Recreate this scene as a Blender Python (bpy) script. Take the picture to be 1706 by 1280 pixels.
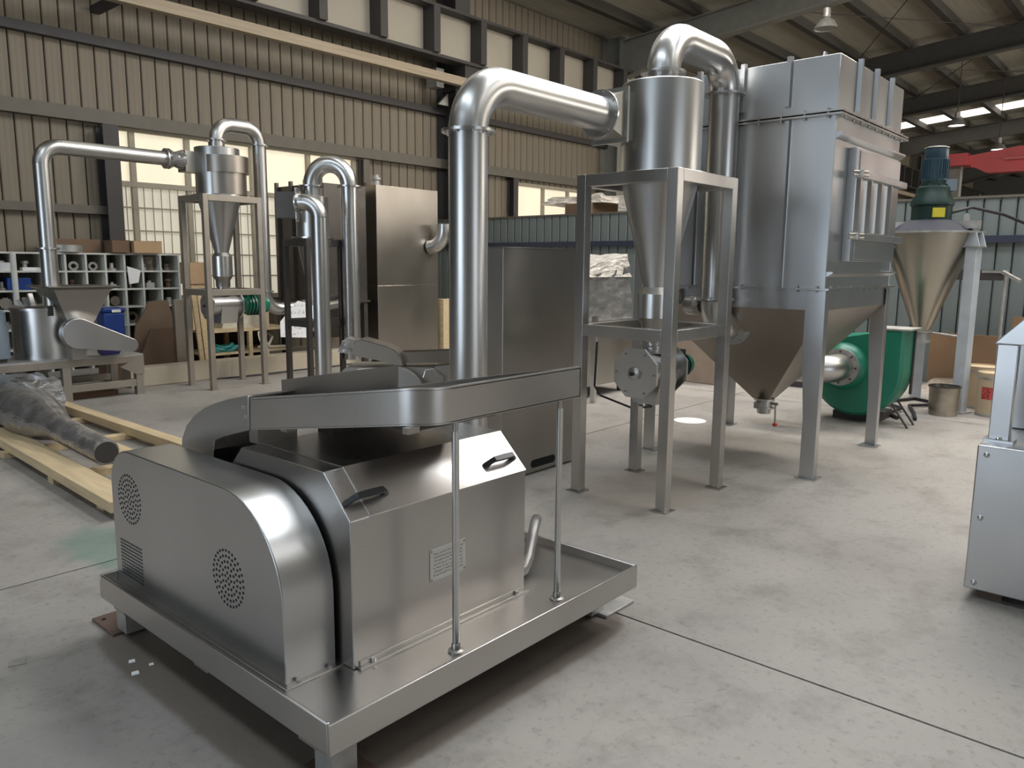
import bpy, math, random
from mathutils import Vector, Matrix

for o in list(bpy.data.objects):
    bpy.data.objects.remove(o, do_unlink=True)
SC = bpy.context.scene
COL = SC.collection
random.seed(7)
PI = math.pi

# ------------------------------------------------------------------ camera
cam_d = bpy.data.cameras.new('camera')
cam = bpy.data.objects.new('camera', cam_d)
COL.objects.link(cam)
cam_d.sensor_fit = 'HORIZONTAL'
cam_d.sensor_width = 36.0
cam_d.lens = 1298.5 * 36.0 / 1706.0
cam_d.clip_end = 200
_r = Vector((0.66055135, -0.75073395, 0.00839346))
_u = Vector((0.10944573, 0.10734664, 0.9881793))
_b = Vector((-0.74276076, -0.65182455, 0.15307259))
cam.matrix_world = Matrix(((_r.x, _u.x, _b.x, 0.0), (_r.y, _u.y, _b.y, 0.0), (_r.z, _u.z, _b.z, 1.55), (0, 0, 0, 1)))
SC.camera = cam

# ------------------------------------------------------------------ world, lights, exposure
world = bpy.data.worlds.new('sky')
SC.world = world
world.use_nodes = True
wb = world.node_tree.nodes['Background']
wb.inputs[0].default_value = (0.80, 0.90, 1.0, 1)
wb.inputs[1].default_value = 1.5

def area(name, loc, rot, sx, sy, power, col):
    d = bpy.data.lights.new(name, 'AREA')
    d.shape = 'RECTANGLE'
    d.size, d.size_y = sx, sy
    d.energy, d.color = power, col
    o = bpy.data.objects.new(name, d)
    COL.objects.link(o)
    o.location, o.rotation_euler = loc, rot
    return o

def roof_z(y):
    return 7.45 + 0.09 * (12.5 - y) if y > -2 else 7.45 + 0.09 * 14.5 - 0.09 * (-2 - y)

SKYX = (-7.5, -1.0, 5.2, 8.7, 12.2)          # translucent roof strips
for i, sx in enumerate(SKYX):
    k = (0.36, 0.50, 0.75, 1.1, 2.2)[i]
    tint = ((0.66, 0.82, 1.0), (0.72, 0.86, 1.0), (0.92, 0.96, 1.0), (0.94, 0.96, 1.0), (1.0, 0.93, 0.83))[i]
    area('skylight_lamp', (sx, 5.2, roof_z(5.2) - 0.12), (math.atan(0.09), 0, 0), 1.3, 13.0, 560 * k, tint)
    area('skylight_lamp', (sx, -8.0, roof_z(-8) - 0.12), (-math.atan(0.09), 0, 0), 1.3, 10.0, 130 * k, tint)
area('door_and_fill_light', (-11.6, 3.6, 2.3), (0, -PI / 2, 0), 4.2, 6.5, 200, (0.68, 0.83, 1.0))
area('door_and_fill_light', (2.0, -13.6, 2.3), (PI / 2, 0, 0), 7.0, 4.2, 60, (0.90, 0.95, 1.0))
area('door_and_fill_light', (24.0, -13.6, 2.5), (PI / 2, 0, 0), 12.0, 4.6, 1500, (1.0, 0.95, 0.86))  # added fill for the far hall and roof; no door opening here
area('door_and_fill_light', (46.0, -13.6, 2.5), (PI / 2, 0, 0), 12.0, 4.6, 1700, (1.0, 0.95, 0.86))  # second added fill lamp farther down the hall, also without a door

SC.view_settings.view_transform = 'Standard'
SC.view_settings.look = 'None'
SC.view_settings.exposure = 0.18
SC.view_settings.gamma = 1.0
SC.view_settings.use_curve_mapping = False

# ------------------------------------------------------------------ materials
MATS = {}
def nodes_of(name):
    m = bpy.data.materials.new(name)
    m.use_nodes = True
    nt = m.node_tree
    return m, nt, nt.nodes['Principled BSDF']

def noise(nt, scale, stretch=(1, 1, 1), detail=4, coord='Object'):
    tc = nt.nodes.new('ShaderNodeTexCoord')
    mp = nt.nodes.new('ShaderNodeMapping')
    mp.inputs['Scale'].default_value = stretch
    mp.inputs['Location'].default_value = (13.7, 9.3, 11.1)
    nz = nt.nodes.new('ShaderNodeTexNoise')
    nz.inputs['Scale'].default_value = scale
    nz.inputs['Detail'].default_value = detail
    nt.links.new(tc.outputs[coord], mp.inputs[0])
    nt.links.new(mp.outputs[0], nz.inputs['Vector'])
    return nz

def ramp(nt, src, stops):
    r = nt.nodes.new('ShaderNodeValToRGB')
    el = r.color_ramp.elements
    while len(el) < len(stops):
        el.new(0.5)
    for e, (p, c) in zip(el, stops):
        e.position = p
        e.color = (*c, 1)
    nt.links.new(src, r.inputs[0])
    return r

def sc(c, k):
    return tuple(min(1, max(0, v * k)) for v in c)

def mat(name, col, rough=0.6, metal=0.0, var=0.12, scale=6.0, stretch=(1, 1, 1), bump=0.0, rvar=0.06, spec=0.5):
    if name in MATS:
        return MATS[name]
    m, nt, p = nodes_of(name)
    nz = noise(nt, scale, stretch)
    rp = ramp(nt, nz.outputs['Fac'], [(0.25, sc(col, 1 - var)), (0.75, sc(col, 1 + var))])
    nt.links.new(rp.outputs[0], p.inputs['Base Color'])
    mr = nt.nodes.new('ShaderNodeMapRange')
    mr.inputs['From Min'].default_value = 0.3
    mr.inputs['From Max'].default_value = 0.7
    mr.inputs['To Min'].default_value = max(0.03, rough - rvar)
    mr.inputs['To Max'].default_value = min(1, rough + rvar)
    nt.links.new(nz.outputs['Fac'], mr.inputs['Value'])
    nt.links.new(mr.outputs[0], p.inputs['Roughness'])
    p.inputs['Metallic'].default_value = metal
    p.inputs['Specular IOR Level'].default_value = spec
    if bump:
        b = nt.nodes.new('ShaderNodeBump')
        b.inputs['Strength'].default_value = bump
        b.inputs['Distance'].default_value = 0.02
        nt.links.new(nz.outputs['Fac'], b.inputs['Height'])
        nt.links.new(b.outputs[0], p.inputs['Normal'])
    MATS[name] = m
    return m

def steel(name, col=(0.54, 0.52, 0.50), rough=0.29, stretch=(12, 12, 0.6), wav=0.06, blot=0.10):
    """brushed stainless sheet: streaky roughness, faint blotches, slightly uneven surface"""
    m, nt, p = nodes_of(name)
    blotch = noise(nt, 2.2, (1, 1, 0.6), 2)
    rp = ramp(nt, blotch.outputs['Fac'], [(0.25, sc(col, 1 - blot)), (0.75, sc(col, 1 + blot * 0.6))])
    nt.links.new(rp.outputs[0], p.inputs['Base Color'])
    mr = nt.nodes.new('ShaderNodeMapRange')
    mr.inputs['From Min'].default_value = 0.2
    mr.inputs['From Max'].default_value = 0.8
    mr.inputs['To Min'].default_value = rough - 0.035
    mr.inputs['To Max'].default_value = rough + 0.035
    nt.links.new(blotch.outputs['Fac'], mr.inputs['Value'])
    nt.links.new(mr.outputs[0], p.inputs['Roughness'])
    p.inputs['Metallic'].default_value = 1.0
    if wav:
        wn = noise(nt, 1.6, (1, 1, 1), 1)
        b = nt.nodes.new('ShaderNodeBump')
        b.inputs['Strength'].default_value = wav
        b.inputs['Distance'].default_value = 0.25
        nt.links.new(wn.outputs['Fac'], b.inputs['Height'])
        nt.links.new(b.outputs[0], p.inputs['Normal'])
    MATS[name] = m
    return m

STEEL = steel('stainless_sheet')
STEELB = steel('stainless_bright', (0.62, 0.61, 0.595), 0.29, (12, 12, 0.8), 0.0, 0.05)
STEELT = steel('stainless_tube', (0.54, 0.53, 0.515), 0.33, (12, 12, 0.8), 0.0, 0.05)
STEELM = steel('stainless_matt', (0.55, 0.55, 0.55), 0.31, (12, 12, 0.6), 0.05, 0.08)
STEELD = steel('stainless_dull', (0.42, 0.40, 0.365), 0.40, (25, 25, 1), 0.05, 0.12)
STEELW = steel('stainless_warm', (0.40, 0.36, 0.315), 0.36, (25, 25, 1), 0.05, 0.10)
POLISH = steel('stainless_polished', (0.46, 0.425, 0.36), 0.33, (14, 14, 0.6), 0.0, 0.05)
GALV = mat('frame_grey', (0.36, 0.32, 0.27), 0.45, 0.7, 0.08)
BLACK = mat('black_plastic', (0.018, 0.018, 0.022), 0.38)
HOLE = mat('dark_hole', (0.012, 0.012, 0.012), 0.9)
DARKST = mat('dark_steel_paint', (0.045, 0.040, 0.038), 0.6)
BROWNST = mat('brown_steel_paint', (0.13, 0.11, 0.088), 0.6)
GIRT = mat('girt_steel', (0.12, 0.105, 0.082), 0.6, 0.0, 0.15)
TAN = mat('tan_girt', (0.36, 0.29, 0.205), 0.7, 0.0, 0.2, 3.0, (0.3, 8, 8))
CREAMP = mat('cream_frame', (0.33, 0.29, 0.22), 0.6)
GREEN = mat('green_paint', (0.012, 0.17, 0.105), 0.32, 0.0, 0.1, 2.0)
GREEND = mat('green_gearbox', (0.006, 0.026, 0.021), 0.42)
BLUEM = mat('motor_blue', (0.02, 0.048, 0.068), 0.42)
BLUE = mat('blue_plastic', (0.012, 0.045, 0.22), 0.35)
GREYM = mat('grey_motor', (0.16, 0.20, 0.235), 0.5)
PALEBLUE = mat('pale_leg_paint', (0.47, 0.50, 0.53), 0.5)
RED = mat('crane_red', (0.60, 0.085, 0.085), 0.45, 0.0, 0.12, 1.5)
REDB = mat('red_ball', (0.55, 0.02, 0.02), 0.3)
YELLOW = mat('yellow_label', (0.55, 0.46, 0.03), 0.5)
WOOD = mat('pine', (0.56, 0.43, 0.26), 0.7, 0.0, 0.18, 4.0, (6, 0.6, 6))
CARD = mat('cardboard', (0.46, 0.305, 0.175), 0.85, 0.0, 0.12, 3.0)
CARDD = mat('cardboard_dark', (0.17, 0.105, 0.065), 0.85, 0.0, 0.15, 3.0)
HARDB = mat('brown_board', (0.20, 0.135, 0.088), 0.8, 0.0, 0.2, 2.0)
PLY = mat('orange_board', (0.21, 0.125, 0.068), 0.75, 0.0, 0.2, 2.0)
KRAFT = mat('kraft_drum', (0.50, 0.39, 0.26), 0.7, 0.0, 0.1, 3.0)
DRUML = mat('drum_label_red', (0.42, 0.06, 0.05), 0.6, 0.0, 0.8, 40.0)
RACKP = mat('rack_paint', (0.55, 0.55, 0.50), 0.6, 0.0, 0.12, 5.0)
WHITE = mat('white_paper', (0.78, 0.77, 0.76), 0.8, 0.0, 0.03)
RUST = mat('rust_plate', (0.115, 0.072, 0.052), 0.75, 0.0, 0.3, 10.0)
RUBBER = mat('rubber_cable', (0.022, 0.02, 0.022), 0.6)
CONDUIT = mat('conduit_grey', (0.24, 0.23, 0.22), 0.32, 0.4)
SACK = mat('woven_sack', (0.60, 0.55, 0.44), 0.9, 0.0, 0.15, 12.0, (1, 1, 1), 0.5)
HOSE = mat('teal_hose', (0.03, 0.21, 0.20), 0.5)
FILTH = mat('oily_metal', (0.16, 0.135, 0.11), 0.45, 0.5, 0.4, 18.0)
PALEIRON = mat('pale_iron', (0.44, 0.43, 0.41), 0.45, 0.6, 0.2, 14.0)
KERB = mat('kerb_concrete', (0.52, 0.45, 0.34), 0.85, 0.0, 0.12, 2.0)
CLAD = mat('olive_cladding', (0.195, 0.162, 0.116), 0.62, 0.0, 0.20, 1.4, (3, 3, 0.25), 0.0)
CLADP = mat('partition_cladding', (0.15, 0.172, 0.165), 0.5, 0.0, 0.16, 1.6, (3, 3, 0.3), 0.0)
SEAM = mat('cladding_seam', (0.05, 0.043, 0.032), 0.8)
SEAMP = mat('partition_seam', (0.07, 0.085, 0.08), 0.8)
RAIL = mat('partition_rail', (0.03, 0.035, 0.06), 0.5)
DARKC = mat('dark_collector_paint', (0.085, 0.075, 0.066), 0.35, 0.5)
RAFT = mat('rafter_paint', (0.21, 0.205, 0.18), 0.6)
PURL = mat('purlin_paint', (0.055, 0.05, 0.042), 0.7)
ROOF = mat('roof_sheet', (0.36, 0.335, 0.27), 0.7, 0.0, 0.14, 2.5, (0.4, 6, 1), 0.2)
FARW = mat('far_wall', (0.085, 0.082, 0.075), 0.7)
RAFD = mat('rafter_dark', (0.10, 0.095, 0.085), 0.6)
HALLW = mat('hall_wall', (0.175, 0.158, 0.115), 0.7, 0.0, 0.1, 0.6)
CABLE = RUBBER

def make_floor_mat():
    m, nt, p = nodes_of('concrete_floor')
    tc = nt.nodes.new('ShaderNodeTexCoord')
    geo = nt.nodes.new('ShaderNodeNewGeometry')
    def nz(scale, detail, rough=0.6):
        n = nt.nodes.new('ShaderNodeTexNoise')
        n.inputs['Scale'].default_value = scale
        n.inputs['Detail'].default_value = detail
        n.inputs['Roughness'].default_value = rough
        nt.links.new(geo.outputs['Position'], n.inputs['Vector'])
        return n
    big, mid, fine = nz(0.55, 5), nz(3.0, 8, 0.7), nz(26, 6, 0.7)
    r1 = ramp(nt, big.outputs['Fac'], [(0.30, (0.265, 0.242, 0.218)), (0.52, (0.322, 0.298, 0.273)), (0.72, (0.37, 0.335, 0.295))])
    r2 = ramp(nt, mid.outputs['Fac'], [(0.30, (0.60, 0.585, 0.565)), (0.5, (0.95, 0.95, 0.945)), (0.75, (1.0, 0.99, 0.97))])
    r3 = ramp(nt, fine.outputs['Fac'], [(0.30, (0.60, 0.58, 0.56)), (0.46, (1, 1, 1))])
    def mul(a, b, f=1.0):
        x = nt.nodes.new('ShaderNodeMix')
        x.data_type = 'RGBA'
        x.blend_type = 'MULTIPLY'
        x.inputs[0].default_value = f
        nt.links.new(a, x.inputs[6])
        nt.links.new(b, x.inputs[7])
        return x.outputs[2]
    c = mul(r1.outputs[0], r2.outputs[0], 0.85)
    c = mul(c, r3.outputs[0], 0.75)
    # shaped stains: (centre x, y, radius, squash y, colour, strength)
    def stain(c, cx, cy, rx, ry, col, strength, edge=0.35, wob=0.5, boxy=False):
        sub = nt.nodes.new('ShaderNodeVectorMath'); sub.operation = 'SUBTRACT'
        sub.inputs[1].default_value = (cx, cy, 0)
        nt.links.new(geo.outputs['Position'], sub.inputs[0])
        dv = nt.nodes.new('ShaderNodeVectorMath'); dv.operation = 'MULTIPLY'
        dv.inputs[1].default_value = (1 / rx, 1 / ry, 0)
        nt.links.new(sub.outputs[0], dv.inputs[0])
        if boxy:
            for _ in range(2):      # squared twice: a rounded-rectangle distance
                pw = nt.nodes.new('ShaderNodeVectorMath'); pw.operation = 'MULTIPLY'
                nt.links.new(dv.outputs[0], pw.inputs[0]); nt.links.new(dv.outputs[0], pw.inputs[1]); dv = pw
        ln = nt.nodes.new('ShaderNodeVectorMath'); ln.operation = 'LENGTH'
        nt.links.new(dv.outputs[0], ln.inputs[0])
        ad = nt.nodes.new('ShaderNodeMath'); ad.operation = 'MULTIPLY_ADD'
        nt.links.new(mid.outputs['Fac'], ad.inputs[0]); ad.inputs[1].default_value = wob
        nt.links.new(ln.outputs['Value'], ad.inputs[2])
        mr = nt.nodes.new('ShaderNodeMapRange'); mr.interpolation_type = 'SMOOTHSTEP'
        mr.inputs['From Min'].default_value = 1 + wob * 0.5
        mr.inputs['From Max'].default_value = 1 + wob * 0.5 - edge
        mr.inputs['To Max'].default_value = strength
        nt.links.new(ad.outputs[0], mr.inputs['Value'])
        x = nt.nodes.new('ShaderNodeMix'); x.data_type = 'RGBA'
        nt.links.new(mr.outputs[0], x.inputs[0])
        nt.links.new(c, x.inputs[6]); x.inputs[7].default_value = (*col, 1)
        return x.outputs[2]
    c = stain(c, 1.62, 4.32, 0.26, 0.55, (0.11, 0.22, 0.17), 0.55, 0.5, 1.1)         # spilt green paint
    c = stain(c, 1.45, 3.72, 0.12, 0.22, (0.40, 0.30, 0.20), 0.5)
    c = stain(c, 0.75, 2.55, 0.20, 0.34, (0.24, 0.225, 0.215), 0.5, 0.6)    # oily patches
    c = stain(c, 1.97, 2.525, 0.885, 0.845, (0.115, 0.085, 0.062), 0.72, 0.16, 0.12, True)  # brown rounded-rectangle patch under and around the mill skid
    c = stain(c, 4.62, 2.75, 0.62, 0.55, (0.33, 0.27, 0.21), 0.4, 0.3)
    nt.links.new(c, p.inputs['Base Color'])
    rr = nt.nodes.new('ShaderNodeMapRange')
    rr.inputs['To Min'].default_value, rr.inputs['To Max'].default_value = 0.42, 0.72
    nt.links.new(mid.outputs['Fac'], rr.inputs['Value'])
    nt.links.new(rr.outputs[0], p.inputs['Roughness'])
    b = nt.nodes.new('ShaderNodeBump')
    b.inputs['Strength'].default_value = 0.12
    b.inputs['Distance'].default_value = 0.01
    nt.links.new(fine.outputs['Fac'], b.inputs['Height'])
    nt.links.new(b.outputs[0], p.inputs['Normal'])
    return m
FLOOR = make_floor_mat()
JOINT = mat('joint_dark', (0.02, 0.018, 0.016), 1.0, spec=0.0)

def make_emit(name, col, k, var=0.0):
    m, nt, p = nodes_of(name)
    nz = noise(nt, 1.2, (1, 1, 0.4), 2)
    rp = ramp(nt, nz.outputs['Fac'], [(0.3, sc(col, 1 - var)), (0.7, sc(col, 1 + var * 0.3))])
    p.inputs['Base Color'].default_value = (*sc(col, 0.5), 1)
    p.inputs['Roughness'].default_value = 0.5
    nt.links.new(rp.outputs[0], p.inputs['Emission Color'])
    p.inputs['Emission Strength'].default_value = k
    MATS[name] = m
    return m
PANE = make_emit('daylit_pane', (0.92, 0.83, 0.62), 0.72, 0.12)
PANEL = make_emit('daylit_lower_pane', (0.88, 0.82, 0.66), 0.50, 0.25)
PANEB = make_emit('bright_clerestory', (1.0, 0.96, 0.86), 2.2, 0.0)
LAMPE = make_emit('lamp_glow', (0.95, 0.97, 1.0), 4.0, 0.0)
SKYP = make_emit('skylight_sheet', (0.95, 0.93, 0.85), 0.8, 0.0)

def make_film():
    m, nt, p = nodes_of('clear_film')
    nz = noise(nt, 9.0, (1, 1, 3), 5)
    rp = ramp(nt, nz.outputs['Fac'], [(0.3, (0.62, 0.56, 0.48)), (0.65, (0.95, 0.9, 0.82))])
    nt.links.new(rp.outputs[0], p.inputs['Base Color'])
    p.inputs['Roughness'].default_value = 0.18
    p.inputs['Transmission Weight'].default_value = 0.35
    p.inputs['IOR'].default_value = 1.2
    b = nt.nodes.new('ShaderNodeBump')
    b.inputs['Strength'].default_value = 0.9
    b.inputs['Distance'].default_value = 0.05
    nt.links.new(nz.outputs['Fac'], b.inputs['Height'])
    nt.links.new(b.outputs[0], p.inputs['Normal'])
    MATS['film'] = m
    return m
FILM = make_film()
FILMD = mat('film_over_steel', (0.40, 0.385, 0.37), 0.22, 0.75, 0.35, 7.0, (1, 1, 2), 0.9, 0.1)

def make_print(name, paper, ink, rows, chars, thr=0.5):
    """rows of small unreadable print, flat on the sheet (generated coords)"""
    m, nt, p = nodes_of(name)
    tc = nt.nodes.new('ShaderNodeTexCoord')
    sep = nt.nodes.new('ShaderNodeSeparateXYZ')
    nt.links.new(tc.outputs['Generated'], sep.inputs[0])
    def m2(op, a, b=None, c=None):
        n = nt.nodes.new('ShaderNodeMath'); n.operation = op
        for i, v in enumerate((a, b, c)):
            if v is None: continue
            if isinstance(v, (int, float)): n.inputs[i].default_value = v
            else: nt.links.new(v, n.inputs[i])
        return n.outputs[0]
    row = m2('FRACT', m2('MULTIPLY', sep.outputs['Z'], float(rows)))
    inrow = m2('MULTIPLY', m2('GREATER_THAN', row, 0.25), m2('LESS_THAN', row, 0.8))
    hz = m2('ADD', sep.outputs['X'], sep.outputs['Y'])
    vo = nt.nodes.new('ShaderNodeTexNoise')
    vo.inputs['Scale'].default_value = 1.0
    vo.inputs['Detail'].default_value = 2
    cb = nt.nodes.new('ShaderNodeCombineXYZ')
    nt.links.new(m2('MULTIPLY', hz, float(chars)), cb.inputs[0])
    nt.links.new(m2('MULTIPLY', sep.outputs['Z'], float(rows * 4)), cb.inputs[1])
    nt.links.new(cb.outputs[0], vo.inputs['Vector'])
    ink_f = m2('MULTIPLY', inrow, m2('GREATER_THAN', vo.outputs['Fac'], thr))
    for ch in ('Z',):
        a = sep.outputs[ch]
        ink_f = m2('MULTIPLY', ink_f, m2('MULTIPLY', m2('GREATER_THAN', a, 0.1), m2('LESS_THAN', a, 0.92)))
    ink_f = m2('MULTIPLY', ink_f, m2('MULTIPLY', m2('GREATER_THAN', sep.outputs['X'], 0.08), m2('LESS_THAN', sep.outputs['X'], 0.92)))
    x = nt.nodes.new('ShaderNodeMix'); x.data_type = 'RGBA'
    nt.links.new(ink_f, x.inputs[0])
    x.inputs[6].default_value = (*paper, 1); x.inputs[7].default_value = (*ink, 1)
    nt.links.new(x.outputs[2], p.inputs['Base Color'])
    p.inputs['Roughness'].default_value = 0.45
    MATS[name] = m
    return m
PLATEP = make_print('name_plate_print', (0.52, 0.50, 0.46), (0.17, 0.16, 0.15), 9, 26)
TAGP = make_print('tag_print', (0.80, 0.79, 0.80), (0.50, 0.49, 0.51), 5, 16, 0.54)

# ------------------------------------------------------------------ mesh helpers
ORIG = {}
# joined pieces too small to pick apart
SMALL = {'bolts', 'flange_bolts', 'vent_holes', 'rivets', 'guard_bolts', 'foot_bolts', 'hood_bolts', 'cooling_fins', 'motor_fins', 'security_grille', 'tie_rods', 'tank_fittings', 'spokes', 'rings', 'gearbox_webs', 'clamp'}
class MB:
    def __init__(s):
        s.v, s.f = [], []
    def add(s, vs, fs):
        n = len(s.v)
        s.v += [tuple(q) for q in vs]
        s.f += [tuple(i + n for i in f) for f in fs]
        return s
    def box(s, x0, x1, y0, y1, z0, z1):
        return s.hexa([(x0, y0, z0), (x1, y0, z0), (x1, y1, z0), (x0, y1, z0)], [(x0, y0, z1), (x1, y0, z1), (x1, y1, z1), (x0, y1, z1)])
    def hexa(s, lo, hi):
        return s.loft([lo, hi])
    def loft(s, loops, cap=True, close=False):
        n = len(loops[0]); k = len(loops)
        vs = [q for L in loops for q in L]
        fs = []
        rng = range(k if close else k - 1)
        for a in rng:
            b = (a + 1) % k
            for i in range(n):
                j = (i + 1) % n
                fs.append((a * n + i, a * n + j, b * n + j, b * n + i))
        if cap and not close:
            fs.append(tuple(reversed(range(n))))
            fs.append(tuple((k - 1) * n + i for i in range(n)))
        return s.add(vs, fs)
    def prism(s, poly, axis, a0, a1):
        def mk(a):
            if axis == 'x': return [(a, p[0], p[1]) for p in poly]
            if axis == 'y': return [(p[0], a, p[1]) for p in poly]
            return [(p[0], p[1], a) for p in poly]
        return s.loft([mk(a0), mk(a1)])
    def frame(s, d):
        d = Vector(d).normalized()
        u = d.orthogonal().normalized() if abs(d.z) > 0.95 else d.cross(Vector((0, 0, 1))).normalized()
        return d, u, d.cross(u)
    def cyl(s, p, q, r0, r1=None, n=24, cap=True):
        r1 = r0 if r1 is None else r1
        p, q = Vector(p), Vector(q)
        d, u, w = s.frame(q - p)
        L = [[c + u * (r * math.cos(2 * PI * i / n)) + w * (r * math.sin(2 * PI * i / n)) for i in range(n)] for c, r in ((p, r0), (q, r1))]
        return s.loft(L, cap)
    def ring(s, c, d, ro, ri, t, n=28):
        """flat annulus of thickness t centred on c, axis d"""
        c = Vector(c); d, u, w = s.frame(d)
        L = []
        for r, o in ((ro, -t / 2), (ro, t / 2), (ri, t / 2), (ri, -t / 2)):
            L.append([c + d * o + u * (r * math.cos(2 * PI * i / n)) + w * (r * math.sin(2 * PI * i / n)) for i in range(n)])
        return s.loft(L, False, True)
    def tube(s, path, r, n=20, cap=True):
        P = [Vector(p) for p in path]
        T = []
        for i in range(len(P)):
            a = P[max(0, i - 1)]; b = P[min(len(P) - 1, i + 1)]
            T.append((b - a).normalized())
        d, u, w = s.frame(T[0])
        L = []
        for i, p in enumerate(P):
            if i:
                q = T[i - 1].rotation_difference(T[i])
                u = q @ u; w = q @ w
            L.append([p + u * (r * math.cos(2 * PI * k / n)) + w * (r * math.sin(2 * PI * k / n)) for k in range(n)])
        return s.loft(L, cap)
    def bar(s, p, q, w, h, up=(0, 0, 1)):
        p, q = Vector(p), Vector(q)
        d = (q - p).normalized()
        up = Vector(up)
        if abs(d.dot(up)) > 0.98: up = Vector((1, 0, 0))
        sd = d.cross(up).normalized(); up = sd.cross(d)
        def lp(c): return [c - sd * w / 2 - up * h / 2, c + sd * w / 2 - up * h / 2, c + sd * w / 2 + up * h / 2, c - sd * w / 2 + up * h / 2]
        return s.loft([lp(p), lp(q)])
    def lathe(s, prof, cx, cy, n=32, cap=True):
        L = [[(cx + r * math.cos(2 * PI * i / n), cy + r * math.sin(2 * PI * i / n), z) for i in range(n)] for r, z in prof]
        return s.loft(L, cap)
    def lathe_ax(s, prof, c, d, n=24, cap=True):
        c = Vector(c); d, u, w = s.frame(d)
        L = [[c + d * t + u * (r * math.cos(2 * PI * i / n)) + w * (r * math.sin(2 * PI * i / n)) for i in range(n)] for r, t in prof]
        return s.loft(L, cap)
    def strip(s, path, zb, zt, t):
        """standing sheet along a plan path, thickness t to the left of travel"""
        n = len(path)
        L = []
        for i, (x, y) in enumerate(path):
            a = Vector(path[max(0, i - 1)]); b = Vector(path[min(n - 1, i + 1)])
            d = (b - a).normalized(); nx, ny = -d.y * t, d.x * t
            L.append([(x, y, zb[i]), (x + nx, y + ny, zb[i]), (x + nx, y + ny, zt[i]), (x, y, zt[i])])
        return s.loft(L)
    def mesh(s, name, origin=(0, 0, 0), smooth=True):
        me = bpy.data.meshes.new(name)
        ox, oy, oz = origin
        me.from_pydata([(x - ox, y - oy, z - oz) for x, y, z in s.v], [], s.f)
        me.update()
        import bmesh
        bm = bmesh.new(); bm.from_mesh(me)
        bmesh.ops.recalc_face_normals(bm, faces=bm.faces)
        bm.to_mesh(me); bm.free()
        if smooth:
            me.polygons.foreach_set('use_smooth', [True] * len(me.polygons))
            me.set_sharp_from_angle(angle=math.radians(38))
        return me
    def build(s, name, m, parent=None, bev=0.0, smooth=True):
        org = ORIG.get(parent.name, (0, 0, 0)) if parent else (0, 0, 0)
        me = s.mesh(name, org, smooth)
        me.materials.append(m)
        o = bpy.data.objects.new(name, me)
        COL.objects.link(o)
        if parent:
            o.parent = parent
            ORIG[o.name] = org
        else:
            ORIG[o.name] = (0, 0, 0)
        if name in SMALL: o['kind'] = 'stuff'
        if bev:
            b = o.modifiers.new('bevel', 'BEVEL')
            b.width = bev; b.segments = 2; b.limit_method = 'ANGLE'; b.angle_limit = math.radians(40)
        return o

def tag(o, label=None, cat=None, group=None, kind=None):
    if label: o['label'] = label
    if cat: o['category'] = cat
    if group: o['group'] = group
    if kind: o['kind'] = kind
    return o

def thing(name, base, label, cat, group=None):
    e = bpy.data.objects.new(name, None)
    COL.objects.link(e)
    e.location = base
    e.empty_display_size = 0.2
    ORIG[e.name] = tuple(base)
    return tag(e, label, cat, group)

def single(mb, name, m, base, label, cat, group=None, bev=0.0):
    """a thing that is one mesh, origin at its base"""
    me = mb.mesh(name, base)
    me.materials.append(m)
    o = bpy.data.objects.new(name, me)
    COL.objects.link(o)
    o.location = base
    ORIG[o.name] = tuple(base)
    if bev:
        b = o.modifiers.new('bevel', 'BEVEL'); b.width = bev; b.segments = 2
        b.limit_method = 'ANGLE'; b.angle_limit = math.radians(40)
    return tag(o, label, cat, group)

def piece(name, me, parent, loc, scale=None):
    """one more piece that shares mesh data"""
    o = bpy.data.objects.new(name, me)
    COL.objects.link(o)
    o.parent = parent
    org = ORIG.get(parent.name, (0, 0, 0))
    o.location = (loc[0] - org[0], loc[1] - org[1], loc[2] - org[2])
    if scale: o.scale = scale
    return o

def arc(c, a, b, R, n=10):
    """quarter bend: from point c-a*R to c+b*R (corner c, unit directions a in, b out)"""
    c, a, b = Vector(c), Vector(a), Vector(b)
    cen = c - a * R + b * R
    out = []
    for i in range(n + 1):
        t = PI / 2 * i / n
        out.append(cen - b * (R * math.cos(t)) + a * (R * math.sin(t)))
    return out

def duct(root, corners, r, R, m=STEELT, n=28, flanges=(), ends=('pipe', 'elbow')):
    """pipe run through corner points with quarter bends: one mesh per straight and per bend"""
    C = [Vector(c) for c in corners]
    dirs = [(C[i + 1] - C[i]).normalized() for i in range(len(C) - 1)]
    start = C[0]
    for i in range(len(dirs)):
        last = i == len(dirs) - 1
        Rn = R[i] if isinstance(R, (list, tuple)) and not last else R
        end = C[i + 1] if last else C[i + 1] - dirs[i] * Rn
        if (end - start).length > 0.005:
            MB().tube([start, end], r, n).build('pipe_section', m, root)
        if not last:
            a = arc(C[i + 1], dirs[i], dirs[i + 1], Rn, 12)
            MB().tube(a, r, n).build('elbow', m, root)
            start = a[-1]
    for c, d, ro in flanges:
        fl = MB().ring(c, d, ro, r * 0.9, 0.016).build('flange', STEELB, root)
        b = MB(); dd, u, w = b.frame(d)
        for k in range(8):
            q = Vector(c) + (u * math.cos(k * PI / 4 + .2) + w * math.sin(k * PI / 4 + .2)) * (r + (ro - r) * 0.55)
            b.cyl(q - dd * 0.016, q + dd * 0.016, 0.007, n=6)
        b.build('bolts', STEELD, fl)

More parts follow.
